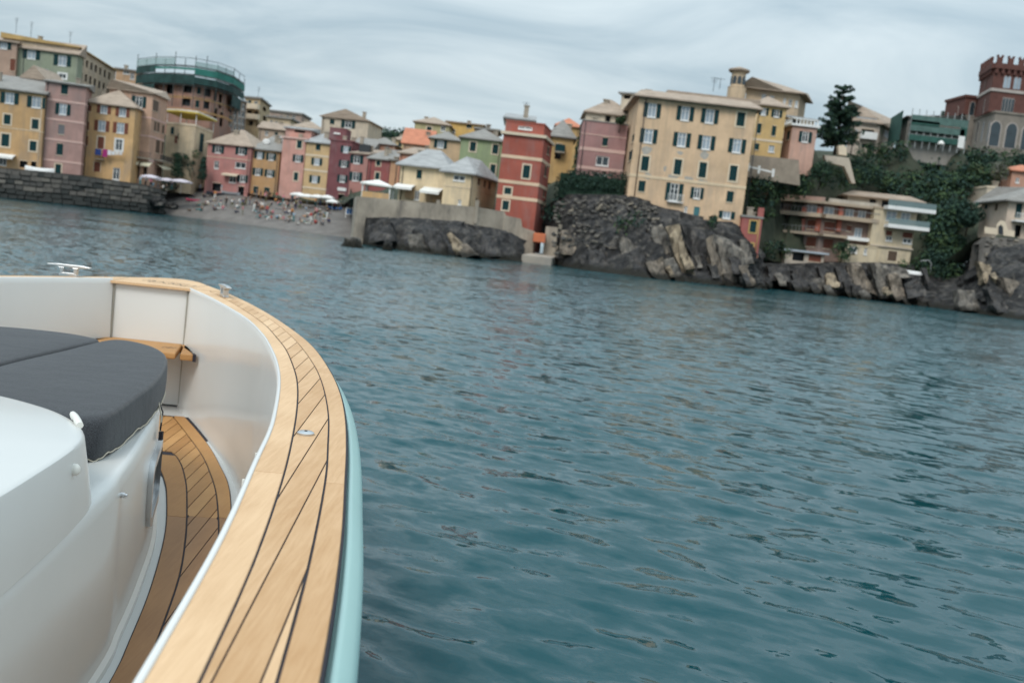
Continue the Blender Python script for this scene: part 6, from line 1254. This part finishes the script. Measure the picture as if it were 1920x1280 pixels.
def tree(name, label, px, pyb, pyt, y, wpx, kind, mats, n=900, size=.4, cat='tree', seed=1, group=None):
    r_ = random.Random(seed); b = at(px, pyb, y); t = at(px, pyt, y); H = t.z - b.z; Wd = wpx * y / FPX / 2
    root = thing(name, b, label, cat, group); mb = MB()
    mb.tube([b - Vector((0, 0, .8)), b + Vector((.05, 0, H * .4)), b + Vector((0, .05, H * .92))], [max(.08, H * .03), max(.06, H * .02), .03], 7)
    cr_ = MB()
    if kind == 'cedar':
        for k in range(120):
            f = r_.random() ** 1.15; z = b.z + H * (.06 + .90 * f); w = Wd * (1.0 - f * .80) * (.8 if f < .15 else 1)
            an = r_.uniform(0, 6.283); ln = w * r_.uniform(.45, 1.08); up_ = ln * r_.uniform(-.05, .42); e_ = Vector((b.x + math.cos(an) * ln, b.y + math.sin(an) * ln, z + up_))
            mb.tube([Vector((b.x, b.y, z - .15)), e_], [.06, .02], 5)
            for q in (.35, .55, .75, .95): leaves(cr_, Vector((b.x, b.y, z)).lerp(e_, q), (.22 + ln * .10, .22 + ln * .10, .20 + ln * .05), n // 170, size * .9, r_, .2, mats)
        leaves(cr_, b + Vector((0, 0, H * .97)), (.25, .25, .6), 40, size * .8, r_, .2, mats)
    elif kind == 'round':
        for k in range(14):
            p = Vector((r_.gauss(0, .4), r_.gauss(0, .4), r_.gauss(0, .38))); p = p / max(1, p.length); c_ = b + Vector((p.x * Wd * .7, p.y * Wd * .7, H * .55 + p.z * H * .33)); leaves(cr_, c_, (Wd * .45, Wd * .45, H * .24), n // 14, size, r_, .5, mats)
            mb.tube([b + Vector((0, 0, H * .25)), c_], [.06, .02], 5)
    elif kind == 'column':
        for k in range(10): f = k / 9; leaves(cr_, b + Vector((r_.uniform(-.1, .1), 0, H * (.05 + .92 * f))), (Wd * (1 - f * .55), Wd * (1 - f * .55), H * .09), n // 10, size, r_, .4, mats)
    mb.build('trunk', BARK, root, smooth=True); cr_.build('crown', LEAF, root); return root
tree('cedar_tree', 'tall dark cedar standing on the skyline right of the pink house', 1566, 280, 158, 150, 116, 'cedar', (0, 0, 5, 1), 5600, .42, seed=4)
tree('brown_tree', 'reddish brown shrub tree at the foot of the tall cedar', 1596, 282, 236, 154, 24, 'round', (3, 4, 3), 600, .35, seed=5)
tree('round_bush', 'clipped round dark bush beside the zigzag stairs', 1536, 346, 300, 141, 54, 'round', (0, 0, 1), 1500, .35, cat='bush', seed=6)
tree('blossom_tree', 'pale grey leaved tree on the dark slope below the castle', 1874, 345, 298, 152, 40, 'round', (4, 4, 3), 900, .35, seed=7)
tree('olive_tree', 'olive brown rounded tree on the slope left of the pale grey tree', 1826, 342, 302, 155, 34, 'round', (2, 3, 0), 900, .4, seed=8)
tree('dark_tree', 'broad dark tree left of the grey roofed villa', 1812, 432, 375, 140, 64, 'round', (0, 5, 0), 1800, .45, seed=9)
tree('cypress_tree', 'narrow dark cypress against the cream terrace house', 379, 336, 296, 193, 20, 'column', (0, 5, 0), 800, .4, seed=10)
tree('wedge_tree', 'dark pointed tree right of the corner house awnings', 331, 330, 288, 189, 26, 'column', (0, 0, 1), 800, .4, seed=11)
tree('terrace_olive', 'dark potted tree on the roof terrace of the mauve house', 1162, 238, 214, 134, 22, 'round', (0, 2, 1), 500, .3, seed=12)
tree('gap_tree', 'dark tree in the gap between red tower and mauve terrace house', 1083, 330, 236, 140, 26, 'column', (0, 0, 1), 1400, .45, seed=13)
tree('edge_bush', 'dark hedge tree at the right edge below the castle', 1912, 330, 282, 160, 52, 'round', (0, 0, 5), 1500, .45, seed=14)
tree('apartment_shrub', 'dark shrub at the corner of the modern apartments ground floor', 1578, 476, 450, 139, 24, 'round', (0, 1, 0), 500, .3, cat='bush', seed=15)
tree('skyline_pine', 'small spiky tree peeping over the green netted house', 1764, 240, 209, 180, 14, 'column', (0, 5, 0), 300, .35, seed=16)
# clipped hedge above the cliff
a, b = at(1044, 362, 130), at(1172, 366, 130); mb = MB(); H = 3.1
for i in range(60):
    k = i / 59; c = a.lerp(b, k); c.z = c.z + H * .48 - (.6 if k < .12 else 0); leaves(mb, c, (.55, .9, H * .52), 55, .32, rs, .75, (0, 0, 5))
mbx = MB(); mbx.box(a.x + .2, b.x - .2, a.y - .35, a.y + .8, a.z - .5, a.z + H * .85)
hd = single(mb, 'hedge', LEAF, a, 'long dark clipped hedge on top of the retaining wall beside the red tower', 'hedge'); mbx.build('hedge_core', LEAF[0], hd)
# far wood on the skyline
mb = MB()
for i in range(70): p = at(rs.uniform(680, 790), rs.uniform(250, 262), rs.uniform(330, 345)); r_ = rs.uniform(1.5, 3); leaves(mb, p, (r_ * 1.2, r_, r_), 40, 1.0, rs, .4, (0, 5, 1))
tag(mb.build('distant_treeline', LEAF, None), None, None, None, 'stuff')
# roof terrace plants of the round terrace house
# ------------------------------------------------------------------ beach life
SKIN = mat('skin', (.45, .27, .19), rough=.6); HAIR = mat('hair_dark', (.03, .02, .016), rough=.7); HAIR2 = mat('hair_fair', (.30, .20, .10), rough=.7)
def skin_person(joints, edges, name):
    me = bpy.data.meshes.new(name); me.from_pydata([j[0] for j in joints], edges, []); o = bpy.data.objects.new(name, me); COL.objects.link(o)
    md_ = o.modifiers.new('skin', 'SKIN'); sv = me.skin_vertices[0].data
    for i, j in enumerate(joints): sv[i].radius = j[1]; sv[i].use_root = i == 0
    ss_ = o.modifiers.new('sub', 'SUBSURF'); ss_.levels = 1; ss_.render_levels = 1
    dg = bpy.context.evaluated_depsgraph_get(); out = bpy.data.meshes.new_from_object(o.evaluated_get(dg)); bpy.data.objects.remove(o)
    # clothes: each face takes the material of its nearest bone
    cen = []; mats_ = []
    for a, b in edges:
        k = joints[a][2] if joints[a][2] == joints[b][2] else joints[b][2]
        for t in (.15, .4, .65, .9): cen.append(Vector(joints[a][0]).lerp(Vector(joints[b][0]), t)); mats_.append(k)
    for p in out.polygons:
        i = min(range(len(cen)), key=lambda q: (cen[q] - p.center).length_squared); p.material_index = mats_[i]; p.use_smooth = True
    for k in range(4): out.materials.append(SKIN)
    out.name = name; return out
# material slots: 0 skin, 1 shirt, 2 trousers, 3 hair
def body(hip, chest, neck, head, arms, legs):
    J = [(hip, (.14, .12), 2), (chest, (.17, .12), 1), (neck, (.06, .06), 0), (head, (.085, .10), 0), (tuple(np.array(head) + np.array((0, .02, .09))), (.085, .10), 3)]
    E_ = [(0, 1), (1, 2), (2, 3), (3, 4)]
    for sh_, el, ha in arms:
        n = len(J); J += [(sh_, (.06, .06), 1), (el, (.045, .045), 1), (ha, (.04, .03), 0)]; E_ += [(1, n), (n, n + 1), (n + 1, n + 2)]
    for hp, kn, an, toe in legs:
        n = len(J); J += [(hp, (.095, .095), 2), (kn, (.065, .065), 2), (an, (.045, .045), 2), (toe, (.04, .03), 0)]; E_ += [(0, n), (n, n + 1), (n + 1, n + 2), (n + 2, n + 3)]
    return J, E_
POSES = {
    'standing': body((0, 0, .95), (0, 0, 1.32), (0, 0, 1.50), (0, -.02, 1.62), [((s * .2, 0, 1.40), (s * .25, .02, 1.12), (s * .24, -.08, .88)) for s in (-1, 1)], [((s * .10, 0, .88), (s * .11, -.02, .48), (s * .12, .02, .08), (s * .13, -.14, .04)) for s in (-1, 1)]),
    'walking': body((0, 0, .94), (0, -.04, 1.31), (0, -.06, 1.49), (0, -.09, 1.61), [((s * .2, -.04, 1.39), (s * .24, .10 * s, 1.12), (s * .22, .22 * s - .08, .92)) for s in (-1, 1)], [((s * .10, 0, .87), (s * .10, -.16 * s - .04, .50), (s * .10, -.22 * s + .10, .10), (s * .11, -.26 * s - .04, .04)) for s in (-1, 1)]),
    'sitting': body((0, .1, .14), (0, .16, .50), (0, .14, .68), (0, .10, .80), [((s * .2, .15, .58), (s * .26, -.02, .40), (s * .14, -.28, .42)) for s in (-1, 1)], [((s * .11, 0, .14), (s * .15, -.38, .46), (s * .14, -.62, .08), (s * .15, -.74, .04)) for s in (-1, 1)]),
    'lying': body((0, 0, .12), (-.38, 0, .14), (-.58, 0, .15), (-.71, 0, .17), [((-.42, s * .2, .14), (-.30, s * .34, .09), (-.06, s * .30, .07)) for s in (-1, 1)], [((.10, s * .10, .12), (.50, s * .12, .16), (.88, s * .12, .08), (.98, s * .14, .12)) for s in (-1, 1)]),
    'seated': body((0, .05, .47), (0, .10, .84), (0, .08, 1.02), (0, .04, 1.14), [((s * .2, .09, .92), (s * .25, -.06, .70), (s * .16, -.28, .66)) for s in (-1, 1)], [((s * .11, -.04, .46), (s * .13, -.42, .48), (s * .13, -.42, .08), (s * .14, -.56, .04)) for s in (-1, 1)]),
}
PM = {k: skin_person(*v, 'person_' + k) for k, v in POSES.items()}
CL = {'white': (.72, .72, .70), 'black': (.02, .02, .022), 'navy': (.025, .035, .09), 'red': (.42, .04, .04), 'grey': (.22, .22, .23), 'pale blue': (.30, .42, .52), 'beige': (.50, .42, .32), 'pink': (.60, .20, .26), 'olive': (.13, .13, .06), 'teal': (.05, .20, .21), 'orange': (.55, .22, .06), 'brown': (.14, .08, .05)}
CM = {k: mat('cloth_' + k.replace(' ', '_'), v, rough=.9) for k, v in CL.items()}
rp = random.Random(77); used = set()
def person(p, pose, place, rz=None, group='people on the beach and promenade'):
    for _ in range(200):
        sh_, tr_ = rp.choice(list(CL) + ['black', 'navy', 'white', 'grey']), rp.choice(['black', 'navy', 'grey', 'beige', 'olive', 'brown', 'white', 'teal'])
        lab = pose + ' person, %s top, %s trousers, %s' % (sh_, tr_, place)
        if lab not in used: break
    used.add(lab); o = bpy.data.objects.new('person', PM[pose]); COL.objects.link(o); o.location = p; o.rotation_euler = (0, 0, rp.uniform(-3.1, 3.1) if rz is None else rz); o.scale = (1.06,) * 3
    for i, m_ in enumerate((SKIN, CM[sh_], CM[tr_], rp.choice([HAIR, HAIR, HAIR2]))): o.material_slots[i].link = 'OBJECT'; o.material_slots[i].material = m_
    tag(o, lab, 'person', group); return o
def zone(px): return 'near the quay rocks' if px < 400 else 'below the pink pointed-roof house' if px < 470 else 'below the ochre beach house' if px < 520 else 'below the salmon house' if px < 570 else 'below the cafe parasols' if px < 625 else 'by the sea wall'
for i in range(125):
    px = rp.choice([rp.uniform(345, 655), rp.uniform(380, 640), rp.uniform(470, 620)]); k = rp.uniform(.22, .95)
    pose = 'standing' if k > .85 and rp.random() < .8 else rp.choices(['sitting', 'lying', 'standing', 'walking'], [6, 2, 1.3, .7])[0]
    person(on_beach(px, k), pose, zone(px))
for px in (480, 488, 498, 505, 512, 518, 548, 556, 600, 608, 645): person(on_beach(px, .985), 'standing', 'top of the beach ' + zone(px))
for px in (282, 291, 298, 308, 316, 330, 344, 352, 362, 370, 376):
    q = front(px); person(at(px, q[0], q[1]) + Vector((0, .8 + rp.random(), .0)), rp.choice(['standing', 'seated', 'walking']), 'on the promenade by the corner house')
for px in (252, 262, 272): q = front(px); person(at(px, q[0], q[1]) + Vector((0, 2.5, 0)), 'standing', 'on the quay below the cream awnings')
# parasols
def parasol(p, w, hgt, m, label, group, sq=True):
    root = thing('parasol', p, label, 'parasol', group); mb = MB(); mb.tube([p, p + Vector((0, 0, hgt + .35))], .05, 6); mb.build('pole', WHITE, root, smooth=True)
    n = 4 if sq else 8; mb = MB(); o_ = math.pi / n
    rg = lambda r_, z: [p + Vector((math.cos(2 * math.pi * i / n + o_) * r_, math.sin(2 * math.pi * i / n + o_) * r_, z)) for i in range(n)]
    mb.loft([rg(w, hgt - .22), rg(w, hgt), rg(w * .5, hgt + .28), rg(.05, hgt + .42)], True, True); mb.build('canopy', m, root)
    for a in range(n):
        mb = MB(); q = rg(w * .95, hgt - .02)[a]; mb.bar(p + Vector((0, 0, hgt + .3)), q, .03); mb.build('rib', IRON, root)
    return root
for px, py, y, w, lab in ((561, 364, 184, 2.0, 'white square parasol, leftmost of the row below the salmon house'), (577, 367, 183.5, 2.0, 'white square parasol, second of the row below the yellow beach house'), (596, 368, 183, 1.8, 'cream white parasol, third of the row between the yellow and maroon houses'), (614, 369, 182, 1.7, 'white parasol, last of the row in front of the maroon house'), (624, 377, 180, 1.5, 'small white parasol over the blue covered boat')):
    p = at(px, py, y); parasol(p - Vector((0, 0, 2.4)), w, 2.3, CANVAS, lab, 'cafe parasols above the beach')
LIL = mat('canvas_lilac', (.60, .56, .62), rough=.85)
p = at(283, 331, 176); parasol(p - Vector((0, 0, 2.4)), 2.0, 2.3, LIL, 'lilac white parasol on the promenade below the cream awnings', 'promenade parasols')
for px, lab in ((314, 'long lilac market parasol beside the corner house'), (340, 'lilac parasol right of the market parasol near the dark cypress')): p = at(px, 337 + (px - 314) * .08, 184); parasol(p - Vector((0, 0, 2.4)), 2.3, 2.3, LIL, lab, 'promenade parasols')
p = at(634, 250, 194); parasol(p - Vector((0, 0, 2.1)), 1.3, 2.0, CANVAS, 'small white parasol on the roof of the maroon house', 'roof parasols', False)
p = at(1764, 272, 160); parasol(p - Vector((0, 0, .6)), .5, .9, CANVAS, 'closed white parasol in front of the green netted house', 'roof parasols', False)
# gazebo on the sea wall
p0, p1 = at(680, 350, 121), at(731, 356, 121); root = thing('gazebo', (p0.x, p0.y, p0.z - 1.2), 'white gazebo tent on the left end of the concrete sea wall', 'gazebo')
for p in (p0, p1):
    for dy_ in (0, 3): mb = MB(); mb.box(p.x - .08, p.x + .08, p.y + dy_ - .08, p.y + dy_ + .08, p.z - 1.8, p.z + .4); mb.build('post', WHITE, root)
mb = MB(); z = p0.z + .35; cx, cy = (p0.x + p1.x) / 2, p0.y + 1.5
mb.hexa([(p0.x - .3, p0.y - .3, z), (p1.x + .3, p0.y - .3, z - .1), (p1.x + .3, p0.y + 3.3, z - .1), (p0.x - .3, p0.y + 3.3, z)], [(p0.x - .3, p0.y - .3, z + .2), (p1.x + .3, p0.y - .3, z + .1), (p1.x + .3, p0.y + 3.3, z + .1), (p0.x - .3, p0.y + 3.3, z + .2)])
rg = [(p0.x - .3, p0.y - .3, z + .2), (p1.x + .3, p0.y - .3, z + .1), (p1.x + .3, p0.y + 3.3, z + .1), (p0.x - .3, p0.y + 3.3, z + .2)]
mb.add(rg + [(cx, cy, z + .75)], [[0, 1, 4], [1, 2, 4], [2, 3, 4], [3, 0, 4]]); mb.build('canopy', CANVAS, root)
mb = MB(); mb.box(p0.x, p1.x, p0.y - .1, p0.y, p0.z - 1.3, p0.z - .5); mb.build('railing_panel', P('plaster_yellow', (0, 0, 0)), root)
# boats and boards
def dinghy(px, py, y, ln, m, label, rz, name='rowing_boat', flip=False, group=None):
    p = at(px, py, y) if not isinstance(px, Vector) else px; mb = MB(); rings = []
    for k in np.linspace(-1, 1, 9):
        w = .32 * ln * (1 - abs(k) ** 2.4 * (.95 if k > 0 else .35)) * .5 + .02; h_ = .16 * ln * (1 + .25 * k * k); s_ = -1 if flip else 1
        rings.append([Vector((k * ln / 2, a * w, (h_ * b) if not flip else h_ * (1 - b))) for a, b in ((-1, 1), (-.85, .35), (-.4, .03), (.4, .03), (.85, .35), (1, 1), (.86, 1), (.7, .4), (-.7, .4), (-.86, 1))])
    c, s_ = math.cos(rz), math.sin(rz); rings = [[Vector((v.x * c - v.y * s_, v.x * s_ + v.y * c, v.z)) + p for v in r_] for r_ in rings]
    mb.loft(rings, True, True); return single(mb, name, m, p, label, 'boat', group, smooth=False)
dinghy(75, 323, 168, 4.6, WHITE, 'white upturned rowing boat on the quay below the mauve house', .15, flip=True)
dinghy(on_beach(405, .8), 0, 0, 3.6, mat('boat_dark', (.03, .035, .05), rough=.5), 'dark rowing boat drawn up below the pink pointed-roof house', .6)
dinghy(on_beach(433, .93), 0, 0, 3.4, mat('boat_grey', (.35, .36, .38), rough=.5), 'pale grey rowing boat at the top of the beach', .2)
p = on_beach(362, .55); dinghy(p, 0, 0, 2.6, mat('boat_pink', (.60, .09, .16), rough=.5), 'pink inflatable boat on the shingle near the quay', .3)
dinghy(on_beach(628, .9), 0, 0, 2.6, mat('tarp_blue', (.02, .12, .33), rough=.5), 'small boat under bright blue tarpaulin by the cafe', .2, flip=True)
dinghy(1717, 515, 134, 2.8, WHITE, 'white kayak with orange tip left on the rocks below the apartments', -.25, name='kayak', flip=True)
mb = MB(); p = on_beach(658, .62); mb.box(p.x - .9, p.x + .9, p.y, p.y + .1, p.z + .5, p.z + 1.7); brd = single(mb, 'notice_board', WHITE, p, 'white and blue notice board on the beach by the sea wall', 'sign')
BL = mat('board_blue', (.03, .16, .42), rough=.5)
for u, w in ((-.7, .38), (-.22, .38), (.3, .36)): mb = MB(); mb.box(p.x + u, p.x + u + w, p.y - .02, p.y - .002, p.z + .65, p.z + 1.5); mb.build('board_field', BL, brd)
for u in (-.8, .8): mb = MB(); mb.box(p.x + u - .05, p.x + u + .05, p.y + .02, p.y + .08, p.z - .3, p.z + .498); mb.build('post', WHITE, brd)
mb = MB(); mb.tube([at(1726, 489, 136), at(1742, 488, 136), at(1746, 494, 136), at(1744, 512, 136)], .06, 6); single(mb, 'handrail', mat('rail_grey', (.4, .42, .43), rough=.4), at(1744, 512, 136), 'bent grey metal handrail at the end of the apartments', 'handrail', smooth=True)
